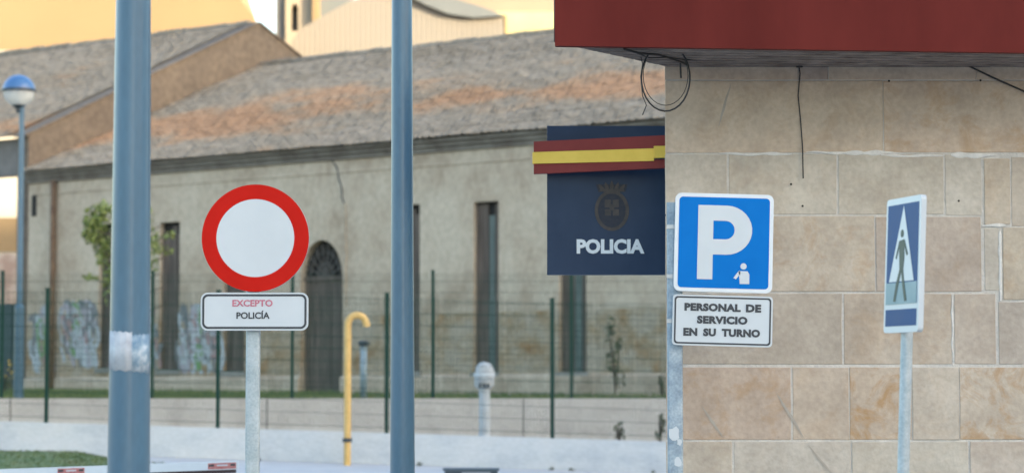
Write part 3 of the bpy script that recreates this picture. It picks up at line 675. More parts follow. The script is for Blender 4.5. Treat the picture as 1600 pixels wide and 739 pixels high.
mb = MB(); mb.lathe(gc, [(0, .0), (5 * k, -.01), (4.5 * k, -.08), (0, -.09)], 14); obj('lamp_holder', mb, dark_metal, gl)
mb = MB(); mb.lathe(gc, [(0, -.08), (3.6 * k, -.09), (4.4 * k, -.16), (3.4 * k, -.22), (0, -.24)], 14); obj('bulb', mb, sign_white, gl, smooth=True)
mb = MB(); mb.lathe(gc, [(4 * k, -rg * 1.35), (5 * k, -rg * 1.05), (11 * k, -rg * .9), (9 * k, -rg * .86), (0, -rg * .84)], 18); obj('neck', mb, dark_metal, gl)

# barrier arm
BY = 21.8; k = BY / F
bz = lambda u: P(u, 733 - 9 * u / 372 + 0, BY)
ba = thing('barrier_arm', 'white car park barrier arm with red reflective patches at the bottom left', 'barrier', (P(-190, 735, BY).x, BY, gz(P(-190, 735, BY).x, BY)))
a, b_ = P(-185, 739, BY), P(372, 719.5, BY); hh = 13 * k
mb = MB(); mb.prism([a, b_, b_ + Vector((0, 0, -hh)), a + Vector((0, 0, -hh))], (0, .05, 0)); arm = fixn(obj('arm', mb, sign_edge, ba))
mb = MB(); mb.prism([a + Vector((0, .004, -hh)), b_ + Vector((-.02, .004, -hh)), b_ + Vector((-.02, .004, -hh - .03)), a + Vector((0, .004, -hh - .03))], (0, .04, 0)); fixn(obj('dark_underside', mb, mat('arm_underside', (.05, .03, .03), rough=.8), ba))  # dark strip along the underside of the arm
dirv = (b_ - a).normalized(); red_refl = mat('red_reflector', [(.40, .10, .10), (.50, .22, .21)], 40, 4, rough=.4)
for u0, u1 in ((90, 132), (325, 369)):
    L_ = lambda u: a + (b_ - a) * ((u + 185) / 557)
    q0, q1 = L_(u0), L_(u1); up = Vector((0, 0, 1))
    mb = MB(); mb.prism([q0 - up * .012 + Vector((0, -.004, 0)), q1 - up * .012 + Vector((0, -.004, 0)), q1 - up * (hh - .008) + Vector((0, -.004, 0)), q0 - up * (hh - .008) + Vector((0, -.004, 0))], (0, .003, 0)); rf = fixn(obj('reflector', mb, red_refl, arm))
    for s0, s1 in ((.03, .22), (.80, .97)):
        c0_, c1_ = q0 + (q1 - q0) * s0, q0 + (q1 - q0) * s1
        mb = MB(); mb.prism([c0_ - up * .022 + Vector((0, -.006, 0)), c1_ - up * .022 + Vector((0, -.006, 0)), c1_ - up * .040 + Vector((0, -.006, 0)), c0_ - up * .040 + Vector((0, -.006, 0))], (0, .0015, 0)); fixn(obj('dark_mark', mb, ink, rf))
    mb = MB(); c0_, c1_ = q0 + (q1 - q0) * .32, q0 + (q1 - q0) * .70
    mb.prism([c0_ - up * .026 + Vector((0, -.006, 0)), c1_ - up * .026 + Vector((0, -.006, 0)), c1_ - up * .038 + Vector((0, -.006, 0)), c0_ - up * .038 + Vector((0, -.006, 0))], (0, .0015, 0)); fixn(obj('pale_mark', mb, sign_white, rf))
mb = MB(); mb.box((a.x - .3, BY - .12, gz(a.x, BY) - .05), (a.x + .06, BY - .001 + .2, a.z + .12)); obj('cabinet', mb, white_paint, ba)
# dark cabinet at the bottom edge
UY = 30.0; x0, x1 = P(692, 731, UY).x, P(780, 731, UY).x; zt_ = P(736, 731, UY).z; zg = gz(0, UY)
uc = thing('utility_cabinet', 'dark grey cabinet with a lighter panel, cut off at the bottom edge of the photo', 'cabinet', ((x0 + x1) / 2, UY, zg))
mb = MB(); mb.box((x0 + .02, UY, zg - .05), (x1 - .02, UY + .35, zt_ - .03)); bdy = obj('body', mb, mat('cabinet_slate', [(.05, .07, .09), (.07, .09, .11)], 6, 5, rough=.5), uc)
mb = MB(); mb.box((x0, UY - .02, zt_ - .03), (x1, UY + .37, zt_)); obj('lid', mb, mat('cabinet_lid', (.075, .10, .125), rough=.5), uc)
mb = MB(); mb.box((x0 + .22, UY - .012, zg + .05), (x1 - .10, UY - .001, zt_ - .045)); dr = obj('door', mb, mat('cabinet_pale', [(.32, .35, .38), (.42, .45, .47)], 6, 5, rough=.5), uc)
mb = MB(); mb.box((x1 - .16, UY - .025, zg + .2), (x1 - .14, UY - .012, zg + .3)); obj('handle', mb, dark_metal, dr)

# ============================================================ THE BARN
roof_band(roof_m)
barn = thing('barn', 'long old barn with lichen covered tiled roof and tall boarded windows', 'barn', B(9, 0, BASE))
# openings: (u0,u1,vtop,vbottom)
wins = [(155, 176, 350, 575, 'w'), (250, 281, 347, 577, 'w'), (350, 384, 340, 580, 'w'), (470, 535, 375, 612, 'd'), (613, 656, 320, 580, 'w'), (740, 779, 315, 581, 'g'), (873, 916, 308, 581, 'g'), (1005, 1050, 300, 583, 'x')]
wins = wins[:-1]
ops = []
for u0, u1, v0, v1, t in wins:
    um = (u0 + u1) / 2; s0 = on_front(u0, v0)[0]; s1 = on_front(u1, v0)[0]
    ops.append((s0, s1, on_front(um, v1)[1] if t != 'd' else BASE - .1, on_front(um, v0)[1], t))
ZSPLIT = BASE + 1.75
def wall_cells(ops_, s0, s1, z0, z1, step=1.1):
    ss = sorted({s0, s1, *[o[0] for o in ops_], *[o[1] for o in ops_]}); zs = sorted({z0, z1, *[min(max(o[2], z0), z1) for o in ops_], *[min(max(o[3], z0), z1) for o in ops_]})
    out = []
    for a, b2 in zip(ss, ss[1:]):
        for c_, d_ in zip(zs, zs[1:]):
            if b2 - a < 1e-4 or d_ - c_ < 1e-4: continue
            if any(o[0] - 1e-4 <= a and b2 <= o[1] + 1e-4 and o[2] - 1e-4 <= c_ and d_ <= o[3] + 1e-4 for o in ops_): continue
            out.append((a, b2, c_, d_))
    return out
def wallmesh(z0, z1, w0=0.0):
    mb = MB()
    for a, b2, c_, d_ in wall_cells(ops, 0.0, S_END, z0, z1):
        mb.add([B(a, w0, c_), B(b2, w0, c_), B(b2, w0, d_), B(a, w0, d_)], [(0, 1, 2, 3)])
    for o in ops:
        lo, hi = max(o[2], z0), min(o[3], z1)
        if hi <= lo: continue
        mb.add([B(o[0], w0, lo), B(o[0], .4, lo), B(o[0], .4, hi), B(o[0], w0, hi)], [(0, 1, 2, 3)])
        mb.add([B(o[1], w0, lo), B(o[1], w0, hi), B(o[1], .4, hi), B(o[1], .4, lo)], [(0, 1, 2, 3)])
        if o[3] <= z1: mb.add([B(o[0], w0, o[3]), B(o[0], .4, o[3]), B(o[1], .4, o[3]), B(o[1], w0, o[3])], [(0, 1, 2, 3)])
        if o[2] >= z0: mb.add([B(o[0], w0, o[2]), B(o[1], w0, o[2]), B(o[1], .4, o[2]), B(o[0], .4, o[2])], [(0, 1, 2, 3)])
    return mb
mb = wallmesh(ZSPLIT, H_EAVE + .05)
mb.add([B(S_END, 0, BASE - .5), B(S_END, 2 * W_R, BASE - .5), B(S_END, 2 * W_R, H_EAVE), B(S_END, W_R, Z_R - .1), B(S_END, 0, H_EAVE)], [(0, 1, 2, 3, 4)])
mb.add([B(0, 2 * W_R, BASE - .5), B(S_END, 2 * W_R, BASE - .5), B(S_END, 2 * W_R, H_EAVE), B(0, 2 * W_R, H_EAVE)], [(0, 3, 2, 1)])
mb.add([B(0, .41, BASE - .5), B(S_END, .41, BASE - .5), B(S_END, .41, H_EAVE), B(0, .41, H_EAVE)], [(0, 1, 2, 3)])
fwall = obj('wall', mb, plaster, barn)
mb = wallmesh(BASE - .4, ZSPLIT, 0.0); obj('weathered_base', mb, rubble, barn)
# plinth
mb = MB()
dops = [o for o in ops if o[4] == 'd'][0]
for a, b2 in ((-.05, dops[0]), (dops[1], S_END)):
    mb.prism([B(a, 0, BASE - .4), B(a, -.07, BASE - .4), B(a, -.07, BASE + .32), B(a, 0, BASE + .38)], B(b2, 0, 0) - B(a, 0, 0))
fixn(obj('plinth', mb, plaster, barn))
# faint raised horizontal string course and pilaster-like ribs under the eave (thin)
mb = MB()
zc1 = on_front(300, 288)[1]
mb.prism([B(.3, 0, zc1), B(.3, -.02, zc1 + .01), B(.3, -.02, zc1 + .05), B(.3, 0, zc1 + .06)], e * (S_END - .3)); fixn(obj('string_course', mb, plaster, barn))
# cornice in three steps
mb = MB()
for dz0, dz1, dw in ((-.33, -.22, .06), (-.22, -.12, .12), (-.12, -.03, .19)):
    mb.prism([B(-.02, 0, H_EAVE + dz0), B(-.02, -dw, H_EAVE + dz0 + .015), B(-.02, -dw, H_EAVE + dz1), B(-.02, 0, H_EAVE + dz1)], e * (S_END + .02))
fixn(obj('cornice', mb, cornice_m, barn))
for (s0, s1, z0, z1, t) in ops:
    if t == 'd': continue
    mb = MB(); dp = .09
    mb.prism([B(s0, dp + .06, z0), B(s1, dp + .06, z0), B(s1, dp + .06, z1), B(s0, dp + .06, z1)], g * .05)
    wn = fixn(obj('window', mb, dark_hole, barn))
    npl = 4; ww = (s1 - s0) / npl
    for i in range(npl):
        mb = MB(); m = wood
        if t == 'g' and i in (2,): m = reveal_shade
        if t == 'w' and i == 3: m = wood
        zt2 = z1 - random.choice((.05, .1, .22, .3)); off = random.uniform(0, .03)
        mb.prism([B(s0 + i * ww + .008, dp + off, z0 + .01), B(s0 + (i + 1) * ww - .008, dp + off, z0 + .01), B(s0 + (i + 1) * ww - .008, dp + off, zt2), B(s0 + i * ww + .008, dp + off, zt2)], g * .025)
        fixn(obj('plank', mb, m, wn))
    mb = MB(); mb.prism([B(s0 - .07, -.05, z0 - .12), B(s1 + .07, -.05, z0 - .12), B(s1 + .07, -.05, z0 - .001), B(s0 - .07, -.05, z0 - .001)], g * .26); fixn(obj('sill', mb, sill_m, wn))
# arched door
s0, s1, z0, z1, t = dops
cs_, rr_ = (s0 + s1) / 2, (s1 - s0) / 2; zsp = z1 - rr_ * 1.35
arc = [(cs_ - rr_ * math.cos(R(a)), zsp + rr_ * 1.35 * math.sin(R(a))) for a in range(0, 181, 10)]
mb = MB()
for sg in (0, 1):   # spandrels
    half = arc[:10] if sg == 0 else arc[9:]
    cx_ = s0 if sg == 0 else s1
    pts_ = [B(cx_, 0, z1)] + [B(s_, 0, z_) for s_, z_ in (half if sg == 1 else half)]
    for a_, b2 in zip(half, half[1:]): mb.add([B(cx_, 0, z1), B(*[a_[0], 0, a_[1]]), B(b2[0], 0, b2[1])], [(0, 1, 2)]); mb.add([B(a_[0], 0, a_[1]), B(b2[0], 0, b2[1]), B(b2[0], .4, b2[1]), B(a_[0], .4, a_[1])], [(0, 1, 2, 3)])
obj('spandrel', mb, plaster, barn)
dw_ = .16
mb = MB(); mb.prism([B(s0, dw_ + .06, z0), B(s1, dw_ + .06, z0)] + [B(s_, dw_ + .06, z_) for s_, z_ in reversed(arc)], g * .04); door = fixn(obj('door', mb, dark_hole, barn))
mb = MB(); n_ = 8; wdt = (s1 - s0) / n_
for i in range(n_):
    mb = MB(); off = random.uniform(0, .015); a_, b2 = s0 + i * wdt + .006, s0 + (i + 1) * wdt - .006
    mb.prism([B(a_, dw_ + off, z0), B(b2, dw_ + off, z0), B(b2, dw_ + off, zsp - .05), B(a_, dw_ + off, zsp - .05)], g * .03); fixn(obj('plank', mb, wood, door))
mb = MB(); mb.prism([B(s0, dw_ - .03, zsp - .05), B(s1, dw_ - .03, zsp - .05), B(s1, dw_ - .03, zsp + .05), B(s0, dw_ - .03, zsp + .05)], g * .08); fixn(obj('transom', mb, wood, door))
mb = MB()
fan = mat('fanlight_iron', [(.06, .055, .05), (.10, .095, .085)], 9, 5, rough=.7)
for a in range(20, 161, 20): mb.tube([B(cs_, dw_ - .01, zsp), B(cs_ - rr_ * .97 * math.cos(R(a)), dw_ - .01, zsp + rr_ * 1.3 * math.sin(R(a)))], .022, 5)
for f_ in (.4, .7): mb.tube([B(cs_ - rr_ * f_ * math.cos(R(a)), dw_ - .01, zsp + rr_ * f_ * 1.33 * math.sin(R(a))) for a in range(0, 181, 15)], .02, 5)
for a in range(10, 171, 20):
    for f_ in (.85,): mb.tube([B(cs_ - rr_ * f_ * math.cos(R(a)) + .06 * math.cos(j * 1.05), dw_ - .01, zsp + rr_ * f_ * 1.33 * math.sin(R(a)) + .08 * math.sin(j * 1.05)) for j in range(7)], .014, 4)
obj('fanlight_grille', mb, fan, door)
# roof: rows of barrel tiles
def tiled(s_a, s_b, w_a, z_a, w_b, z_b, tw=.19, tl=.34, seed=0):
    rnd = random.Random(seed); nS = int((s_b - s_a) / tw); L_ = math.hypot(w_b - w_a, z_b - z_a); nT = int(L_ / tl)
    dw__, dz__ = (w_b - w_a) / L_, (z_b - z_a) / L_; nw, nz = -dz__, dw__
    prof = [(0, 0), (.2, .022), (.5, .036), (.8, .022)]
    mb = MB(); vs = []; fs = []
    for r_ in range(nT + 1):
        t0 = r_ * L_ / (nT + 1); t1 = (r_ + 1) * L_ / (nT + 1)
        row = len(vs); pts0 = []; pts1 = []
        for i in range(nS):
            jt = rnd.uniform(-.02, .02); jh = rnd.uniform(-.006, .012); js = rnd.uniform(-.01, .01)
            for (f_, h_) in prof:
                s_ = s_a + (i + f_) * tw + js * (h_ > 0)
                sag = .05 * noise.noise(Vector((s_ * .22, r_ * .12, seed)))
                hh_ = h_ + jh * (h_ > 0) + sag
                pts0.append(B(s_, w_a + dw__ * (t0 + jt) + nw * (hh_ + .012), z_a + dz__ * (t0 + jt) + nz * (hh_ + .012)))
                pts1.append(B(s_, w_a + dw__ * t1 + nw * hh_ * .92, z_a + dz__ * t1 + nz * (hh_ * .92)))
        m_ = len(pts0); vs += pts0 + pts1
        fs += [(row + i, row + i + 1, row + m_ + i + 1, row + m_ + i) for i in range(m_ - 1)]
        # butt edge of the row
        low = len(vs); vs += [p - Vector((0, 0, .010)) for p in pts0]
        fs += [(low + i, low + i + 1, row + i + 1, row + i) for i in range(m_ - 1)]
    mb.v = [tuple(p) for p in vs]; mb.f = fs; return mb
rf = obj('roof', MB().add([B(0, 2 * W_R + .3, H_EAVE - .05), B(S_END, 2 * W_R + .3, H_EAVE - .05), B(S_END, W_R, Z_R - .02), B(0, W_R, Z_R - .02), B(0, -.15, H_EAVE - .03), B(S_END, -.15, H_EAVE - .03)], [(0, 1, 2, 3), (4, 3, 2, 5)]), roof_m, barn)
obj('roof_tiles', tiled(.02, S_END, -.28, H_EAVE - .02, W_R, Z_R, seed=1), roof_m, rf, kind='stuff')
def ridge(s_a, s_b, w_, z_, par, seed):
    rnd = random.Random(seed); mb = MB(); s_ = s_a
    while s_ < s_b:
        l_ = .42; j_ = rnd.uniform(-.015, .02) + .05 * noise.noise(Vector((s_ * .22, 3, seed)))
        mb.tube([B(s_, w_, z_ - .02 + j_), B(s_ + l_ + .03, w_, z_ + j_)], [.12, .105], 8); s_ += l_
    return obj('ridge_tiles', mb, roof_m, par, kind='stuff')
ridge(.1, S_END, W_R, Z_R + .02, rf, 1)
# rusty downpipe, dark vent slot, crack, eave damage
sp, _ = on_front(88, 300)
mb = MB(); mb.tube([B(sp, -.10, H_EAVE - .3), B(sp, -.10, BASE + .05)], .075, 10); obj('downpipe', mb, rust, barn, smooth=True)
a_, zt2 = on_front(50, 305); b2, zb2 = on_front(57, 338)
mb = MB(); mb.prism([B(a_, -.01, zb2), B(b2, -.01, zb2), B(b2, -.01, zt2), B(a_, -.01, zt2)], g * .02); fixn(obj('vent_slot', mb, dark_hole, barn))
mb = MB(); pts_ = [on_front(u, v) for u, v in ((500, 250), (518, 250), (527, 262), (530, 280), (534, 292), (535, 310), (538, 318))]
mb.tube([B(s_, -.01, z_) for s_, z_ in pts_], .018, 5); obj('wire', mb, dark_metal, barn)
mb = MB(); pts_ = [on_front(u, v) for u, v in ((540, 318), (541, 400), (540, 480))]
mb.tube([B(s_, -.005, z_) for s_, z_ in pts_], .025, 5); obj('conduit', mb, plaster, barn)
# graffiti strokes: painted ribbons a few millimetres thick
gcols = {'pale': (.40, .44, .47), 'lilac': (.35, .33, .37), 'green': (.16, .30, .12), 'dark': (.17, .18, .19), 'pink': (.33, .22, .22)}
def graffiti(u0, u1, v0, v1, seed, n):
    rnd = random.Random(seed)
    for k_, c_ in gcols.items():
        mb = MB(); m = mat('spray_paint_' + k_, c_, rough=.9)
        cnt = {'pale': n, 'lilac': n // 2, 'green': n // 4, 'dark': n // 2, 'pink': n // 4}[k_]
        for _ in range(cnt):
            cu = rnd.uniform(u0, u1) if k_ != 'green' else rnd.uniform(u0 + .35 * (u1 - u0), u0 + .6 * (u1 - u0)); cv = rnd.uniform(v0 + 15, v1 - 15)
            w_, h_ = rnd.uniform(3, 8), rnd.uniform(12, 34); ph_ = rnd.uniform(0, 6); sw = rnd.uniform(.03, .07)
            p_ = [on_front(cu + w_ * math.cos(ph_ + j * .55), min(max(cv + h_ * math.sin(ph_ * 1.3 + j * .5), v0), v1)) for j in range(rnd.choice((6, 9, 12)))]
            for (sa, za), (sb, zb2_) in zip(p_, p_[1:]):
                dx_, dz_ = sb - sa, zb2_ - za; l_ = math.hypot(dx_, dz_)
                if l_ < 1e-4: continue
                nx_, nz_ = -dz_ / l_ * sw, dx_ / l_ * sw; yy = -.004 - rnd.uniform(0, .006)
                mb.add([B(sa - nx_, yy, za - nz_), B(sb - nx_, yy, zb2_ - nz_), B(sb + nx_, yy, zb2_ + nz_), B(sa + nx_, yy, za + nz_)], [(0, 1, 2, 3)])
        obj('graffiti', mb, m, barn, kind='stuff')
graffiti(95, 150, 470, 572, 3, 26); graffiti(283, 345, 478, 582, 5, 26); graffiti(186, 246, 480, 575, 6, 14); graffiti(50, 82, 480, 580, 8, 8)
# ---------------- far barn: higher gable against the near roof, open shed below
fbn = thing('far_barn', 'higher roofed barn behind the globe lamp with a bare brown gable', 'barn', B(-8, 2, BASE))
SA = -34
mb = MB(); over = .0
W_B = W_A + 3.2; Z_B = Z_A - 3.2 * (Z_A - Z_E2) / W_A
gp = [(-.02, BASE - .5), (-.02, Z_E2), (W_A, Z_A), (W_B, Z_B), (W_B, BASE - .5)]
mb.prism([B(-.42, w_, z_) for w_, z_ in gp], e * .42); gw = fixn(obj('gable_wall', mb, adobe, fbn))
sl_ = (Z_A - Z_E2) / (W_A)
mb = MB()
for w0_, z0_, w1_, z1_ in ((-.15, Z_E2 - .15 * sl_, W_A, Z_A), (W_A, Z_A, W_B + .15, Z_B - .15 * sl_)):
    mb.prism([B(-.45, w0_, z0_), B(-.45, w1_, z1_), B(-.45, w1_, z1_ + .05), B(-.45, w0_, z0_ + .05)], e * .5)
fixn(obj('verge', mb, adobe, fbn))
rf2 = obj('roof', MB().add([B(SA, -.2, Z_E2 - .05), B(-.4, -.2, Z_E2 - .05), B(-.4, W_A, Z_A - .02), B(SA, W_A, Z_A - .02), B(-.4, W_B, Z_B), B(SA, W_B, Z_B)], [(0, 1, 2, 3), (3, 2, 4, 5)]), roof_m, fbn)
obj('roof_tiles', tiled(SA, -.42, -.28, Z_E2 - .06, W_A, Z_A, seed=4), roof_m, rf2, kind='stuff')
ridge(SA, -.4, W_A, Z_A + .02, rf2, 5)
zl = on_front(20, 275)[1]
shed_grey = mat('shed_lintel', [(.13, .125, .12), (.20, .19, .185)], 1.5, 8, rough=.9)
mb = MB(); mb.prism([B(SA, .02, zl), B(-.43, .02, zl), B(-.43, .02, Z_E2 - .08), B(SA, .02, Z_E2 - .08)], g * .25); fixn(obj('lintel_beam', mb, shed_grey, fbn))
mb = MB()
for s_ in (-12, -22, SA + .3):
    mb.prism([B(s_, .03, BASE - .3), B(s_ + .3, .03, BASE - .3), B(s_ + .3, .03, zl), B(s_, .03, zl)], g * .22)
    mb.prism([B(s_, W_B - .3, BASE - .3), B(s_ + .3, W_B - .3, BASE - .3), B(s_ + .3, W_B - .3, Z_B - .1), B(s_, W_B - .3, Z_B - .1)], g * .25)
fixn(obj('pillar', mb, concrete, fbn))
# dark gate in the opening
a_, zt2 = on_front(-200, 482, .3); b2, _ = on_front(37, 482, .3)
gt = thing('sheet_gate', 'dark teal sheet metal gate behind the globe lamp pole', 'gate', B(b2 - 1, .3, BASE))
nn = 8
for i in range(nn):
    w_ = 1.1; s_ = b2 - .02 - w_ * (i + 1)
    mb = MB()
    for j in range(5): mb.prism([B(s_ + j * .216, .30 + .02 * (j % 2), BASE - .1), B(s_ + (j + 1) * .216, .30 + .02 * (j % 2), BASE - .1), B(s_ + (j + 1) * .216, .30 + .02 * (j % 2), zt2), B(s_ + j * .216, .30 + .02 * (j % 2), zt2)], g * .02)
    fixn(obj('sheet_panel', mb, teal, gt))

# ============================================================ SUNLIT BUILDINGS BEYOND
def rect_poly(name, m, par, us_vs, Y, depth):
    mb = MB(); mb.prism([P(u, v, Y) for u, v in us_vs], (0, depth, 0)); return fixn(obj(name, mb, m, par))
oc_ = thing('ochre_building', 'large sunlit ochre building filling the sky left of the tower', 'building', P(150, 625, 118))
rect_poly('wall', ochre, oc_, [(-700, 640), (380, 640), (398, 30), (376, 0), (355, -60), (-700, -60)], 118, 8)
rect_poly('roof', cornice_m, oc_, [(-710, -59.5), (360, -59.5), (350, -72), (-710, -72)], 117.6, 9)
lw = thing('white_building', 'lower sunlit white building seen under and above the far barn', 'building', P(0, 640, 110))
rect_poly('wall', mat('lit_white', [(.50, .47, .40), (.54, .51, .44)], .3, 5), lw, [(-600, 640), (185, 640), (185, 79), (-600, 79)], 110, 6)
rect_poly('painted_band', ochre, lw, [(-600, 393), (28, 393), (28, 340), (-600, 340)], 109.93, .06)
rect_poly('lower_wall', mat('pink_wall', [(.26, .20, .18), (.40, .36, .33)], 1.2, 8, lohi=(.4, .6)), lw, [(-600, 500), (60, 500), (60, 396), (-600, 396)], 109.9, .09)
tw_ = thing('church_tower', 'sunlit stone tower with a narrow arched opening rising above the barn', 'tower', P(480, 640, 150))
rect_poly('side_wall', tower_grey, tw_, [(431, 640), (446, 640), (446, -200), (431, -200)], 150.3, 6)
TY = 150
# front wall with an arched opening
def arch_outline(u, v0, v1, hw):
    return [(u - hw, v1), (u - hw, v0 + hw * 1.6)] + [(u - hw * math.cos(R(a)), v0 + hw * 1.6 - hw * 1.6 * math.sin(R(a))) for a in range(20, 161, 20)] + [(u + hw, v0 + hw * 1.6), (u + hw, v1)]
ao = arch_outline(460.5, 6, 49, 5.5)
mb = MB()
for pl in ([(446, 640), (455, 640), (455, -200), (446, -200)], [(466, 640), (488, 640), (488, -200), (466, -200)], [(455, 640), (466, 640), (466, 49), (455, 49)]):
    mb.prism([P(u, v, TY) for u, v in pl], (0, 6, 0))
topp = [(455, 14.8)] + ao[2:-2] + [(466, 14.8), (466, -200), (455, -200)]
mb.prism([P(u, v, TY) for u, v in topp], (0, 6, 0)); fixn(obj('wall', mb, cream, tw_))
rect_poly('arched_opening', tower_grey, tw_, [(455, 49), (466, 49), (466, 0), (455, 0)], TY + 1.0, .2)
rect_poly('buttress', ochre, tw_, [(488, 640), (498, 640), (498, -200), (488, -200)], TY - .5, 6)
rect_poly('stair_turret', roofgrey, tw_, [(498, 640), (545, 640), (545, -200), (498, -200)], TY + .6, 5)
rect_poly('cornice', cream, tw_, [(429, -200), (547, -200), (547, -212), (429, -212)], TY - .8, 8)
# clad hall
hl = thing('clad_hall', 'pale vertically ribbed hall with a shallow grey roof beyond the barn ridge', 'building', P(620, 640, 125))
HY = 125
poly_ = [(455, 640), (455, 66), (470, 45), (545, 3), (600, -14), (640, -5), (665, 8), (700, 22), (740, 28), (786, 25), (788, 640)]
rect_poly('wall', pale, hl, poly_, HY, 30)
mb = MB()
u = 458
def topv(u):
    pr = poly_[1:-1]
    for (a, b), (c, d) in zip(pr, pr[1:]):
        if a <= u <= c and c > a: return b + (d - b) * (u - a) / (c - a)
    return 60
while u < 786:
    vt_ = topv(u + 2); p0, p1 = P(u, 640, HY), P(u, vt_ + 3, HY)
    x0, x1 = P(u, 620, HY).x, P(u + 3, 620, HY).x
    mb.add([(x0, HY - .002, p0.z), (x0 + .03, HY - .02, p0.z), (x1 - .03, HY - .02, p0.z), (x1, HY - .002, p0.z), (x0, HY - .002, p1.z), (x0 + .03, HY - .02, p1.z), (x1 - .03, HY - .02, p1.z), (x1, HY - .002, p1.z)], [(0, 1, 5, 4), (1, 2, 6, 5), (2, 3, 7, 6), (4, 5, 6, 7)])
    u += 8
obj('cladding_ribs', mb, pale, hl, kind='stuff')
rect_poly('roof', roofgrey, hl, [(600, -14), (640, -5), (665, 8), (700, 22), (740, 28), (788, 25), (752, 11), (716, 0), (690, -8), (640, -22), (600, -26)], HY - .4, 30.6)
ry = thing('yellow_building', 'sunlit pale yellow building between the ribbed hall and the red fascia', 'building', P(900, 640, 155))
rect_poly('wall', mat('lit_yellow', [(.42, .39, .20), (.46, .42, .25)], .3, 5), ry, [(770, 640), (1100, 640), (1100, 19), (770, 19)], 155, 20)
rect_poly('upper_wall', mat('lit_peach', [(.245, .205, .165), (.27, .225, .18)], .3, 5), ry, [(690, 18.8), (1100, 18.8), (1100, -60), (690, -60)], 156, 18)
rect_poly('corner_strip', ochre, ry, [(787, 640), (791, 640), (791, 24), (787, 24)], 154.7, .29)

# ============================================================ UNSEEN BLOCK BEHIND THE CAMERA, added to shade the street
sx_, sy_ = math.sin(SUN_AZ), math.cos(SUN_AZ)
oc0 = Vector((sx_, sy_, 0)) * 120 + Vector((-sy_, sx_, 0)) * 50      # long block between the street and the low sun
rb = thing('shade_block', 'long unseen block added behind the viewpoint to shade the street', 'building', oc0, rot=(0, 0, math.atan2(sx_, -sy_)))
mb = MB(); mb.box((-130, -16, -1), (130, 0, 44)); obj('wall', mb, brick_m, rb, local=True)
wm = MB()
for fl in range(12):
    for i in range(62):
        x = -126 + i * 4; wm.box((x, .001, 1.4 + fl * 3.4), (x + 1.3, .05, 2.9 + fl * 3.4))
obj('window_rows', wm, dark_hole, rb, kind='stuff', local=True)
mb = MB(); mb.box((-130.3, -16.3, 44), (130.3, .3, 44.6)); obj('roof', mb, concrete, rb, local=True)

# ============================================================ PLANTS
# tree in front of the barn, trunk behind the left column
TX, TYY = P(203, 600, 55.5).x, 55.5; tz = gz(TX, TYY)
tr = thing('young_tree', 'small green tree before the barn wall, half hidden by the wide blue column', 'tree', (TX, TYY, tz))
mb = MB(); k = TYY / F
cr_ = P(205, 385, TYY)
mb.tube([(TX, TYY, tz - .1), (TX + .03, TYY, tz + 1), (TX - .02, TYY, tz + 2.0), (TX, TYY, cr_.z + .3)], [.09, .07, .055, .02], 9)
for i in range(16):
    z = tz + 1.6 + i * .13; a = i * 2.4; l = random.uniform(.6, 1.0)
    mb.tube([(TX, TYY, z), (TX + l * .5 * math.cos(a), TYY + l * .5 * math.sin(a), z + .25), (TX + l * math.cos(a), TYY + l * math.sin(a), z + .38)], [.03, .02, .008], 5)
obj('trunk', mb, bark, tr, smooth=True)
mb = MB()
for (u, v, ru, rv, n) in ((150, 345, 21, 27, 300), (141, 368, 14, 16, 140), (166, 328, 12, 16, 70), (205, 345, 36, 45, 260), (242, 380, 12, 20, 50), (266, 368, 12, 8, 22), (160, 385, 14, 34, 190), (225, 410, 22, 28, 90), (140, 434, 14, 6, 26), (168, 440, 8, 40, 60), (195, 420, 26, 40, 150), (240, 400, 7, 34, 40), (258, 392, 18, 8, 30)):
    p = P(u, v, TYY + random.uniform(-.35, .35)); leaves(mb, p, (ru * k, .35, rv * k), int(n * 1.5), .10)
obj('crown', mb, leaf_m, tr)
def shrub(name, label, u, vb, vt, hw, Y, n, size, m, flowers=None):
    p = P(u, vb, Y); q = P(u, vt, Y); k = Y / F; h = q.z - p.z; hw *= k
    r_ = thing(name, label, 'plant', p)
    mb = MB()
    for i in range(6):
        a = random.uniform(0, 6.28); mb.tube([p, p + Vector((hw * .4 * math.cos(a), .1 * math.sin(a), h * .5)), p + Vector((hw * .8 * math.cos(a), .15 * math.sin(a), h * random.uniform(.75, 1)))], [.012, .009, .004], 5)
    obj('stem', mb, bark, r_)
    mb = MB()
    for i in range(7): leaves(mb, p + Vector((random.uniform(-.6, .6) * hw, random.uniform(-.1, .1), h * (.2 + .12 * i))), (hw * .5, .15, h * .14), n // 7, size)
    obj('foliage', mb, m, r_)
    if flowers:
        mb = MB()
        for i in range(26): leaves(mb, p + Vector((random.uniform(-1, 1) * hw, random.uniform(-.15, .1), h * random.uniform(.4, 1))), (.03, .03, .03), 3, .05)
        obj('flowers', mb, flowers, r_, kind='stuff')
fy_ = mat('yellow_petals', (.55, .40, .08), rough=.8)
shrub('shrub', 'low plant with yellow flowers at the left edge on the grass', 6, 612, 565, 16, 48.5, 130, .09, dull_leaf, fy_)
shrub('shrub', 'tall thin green shrub against the barn, below the police sign', 962, 616, 500, 16, 50.5, 190, .09, dull_leaf)
shrub('weed', 'small weed on top of the white wall beside the fence, below the police sign', 968, 690, 660, 12, WY + .5, 60, .06, dull_leaf)
shrub('weed', 'dark weed between wall and fence beside the stone building corner', 1032, 692, 645, 9, WY + .55, 70, .07, dull_leaf)
shrub('weed', 'dark weed at the foot of the barn beside the stone building corner', 1034, 618, 585, 9, 50.0, 60, .07, dull_leaf)
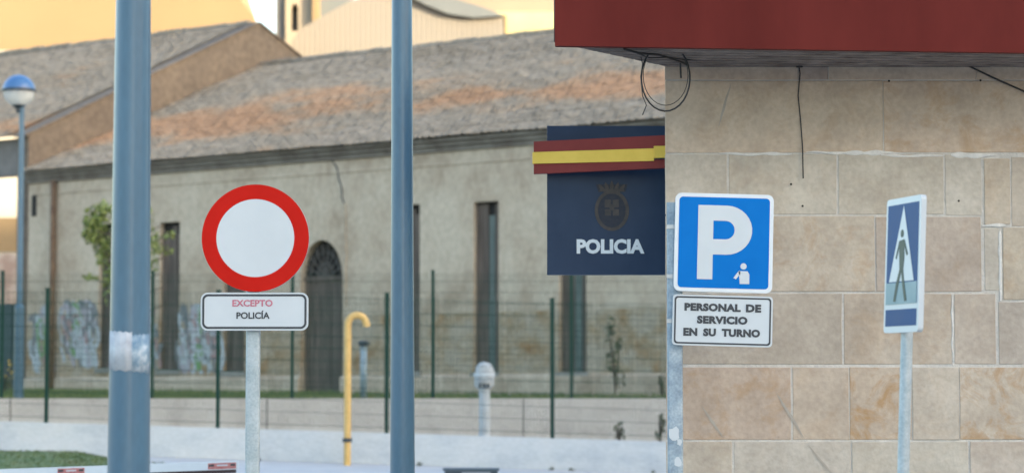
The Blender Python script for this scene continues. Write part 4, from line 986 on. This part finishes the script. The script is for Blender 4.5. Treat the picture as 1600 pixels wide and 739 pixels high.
# grass: tufts as many small blades
def blades(name, pts_fn, n, h, label):
    mb = MB()
    for _ in range(n):
        p = Vector(pts_fn()); a = random.uniform(0, 6.28); w_ = .012; hh_ = h * random.uniform(.4, 1.2); d_ = Vector((math.cos(a) * w_, math.sin(a) * w_, 0)); t_ = Vector((random.uniform(-.04, .04), random.uniform(-.04, .04), hh_))
        mb.add([p - d_, p + d_, p + t_], [(0, 1, 2)])
    return obj(name, mb, grass_m, kind='stuff', label=label)
def lawn_pt():
    while True:
        x, y = random.uniform(-14, 3.5), random.uniform(46.35, 66)
        f_ = (Vector((x, y, 0)) - L0).dot(g)
        if f_ < -.15 and random.random() < (1 if x < -4 else .45): return x, y, gz(x, y) + .004
mb = MB(); xs = [-16 + i for i in range(23)]; ys = [46.32, 48, 50, 52, 54, 56, 58, 60, 62, 64, 66]
mb.add([(x, y, gz(x, y) + .006) for y in ys for x in xs], [(i * 23 + j, i * 23 + j + 1, (i + 1) * 23 + j + 1, (i + 1) * 23 + j) for i in range(10) for j in range(22)])
obj('grass_ground', mb, mat('grass_ground', [(.075, .085, .04), (.06, .09, .03), (.10, .09, .06)], 1.2, 9, rough=1), kind='structure')
blades('lawn_grass', lawn_pt, 16000, .11, 'thin grass on the strip before the barn')
# grassy bank before the white wall, left
def bank_z(x, y):
    u = CX + F * x / y; hx = 1 if u < 120 else max(0, 1 - (u - 120) / 75) ** .8
    vtop = 705 + 22 * (1 - hx); t = min(1, (y - 31) / 5.5); t = t * t * (3 - 2 * t)
    zt_ = P(u, 715, 36.5).z
    return gz(x, y) + .01 + max(0, zt_ - gz(x, 36.5)) * hx * t * (1 if y < 38.2 else max(0, 1 - (y - 38.2) / 1.2))
mb = MB(); xs = [-13 + .4 * i for i in range(22)]; ys = [30.9 + .5 * i for i in range(18)]
mb.add([(x, y, bank_z(x, y)) for y in ys for x in xs], [(i * 22 + j, i * 22 + j + 1, (i + 1) * 22 + j + 1, (i + 1) * 22 + j) for i in range(17) for j in range(21)])
obj('grass_bank', mb, grass_m, kind='structure', smooth=True)
def bank_pt():
    x, y = random.uniform(-13, -5.2), random.uniform(31.5, 38.8); return x, y, bank_z(x, y) - .005
blades('bank_grass', bank_pt, 22000, .028, 'short grass on the bank before the white wall')
# weeds at the foot of the white wall
mb = MB()
for u in (404, 655, 862, 893, 1020):
    x = P(u, 700, WY - .1).x; leaves(mb, (x, WY - .1, gz(x, WY) + .03), (.05, .05, .04), 24, .04)
obj('wall_foot_weeds', mb, dull_leaf, kind='stuff', label='small weeds along the foot of the white wall')
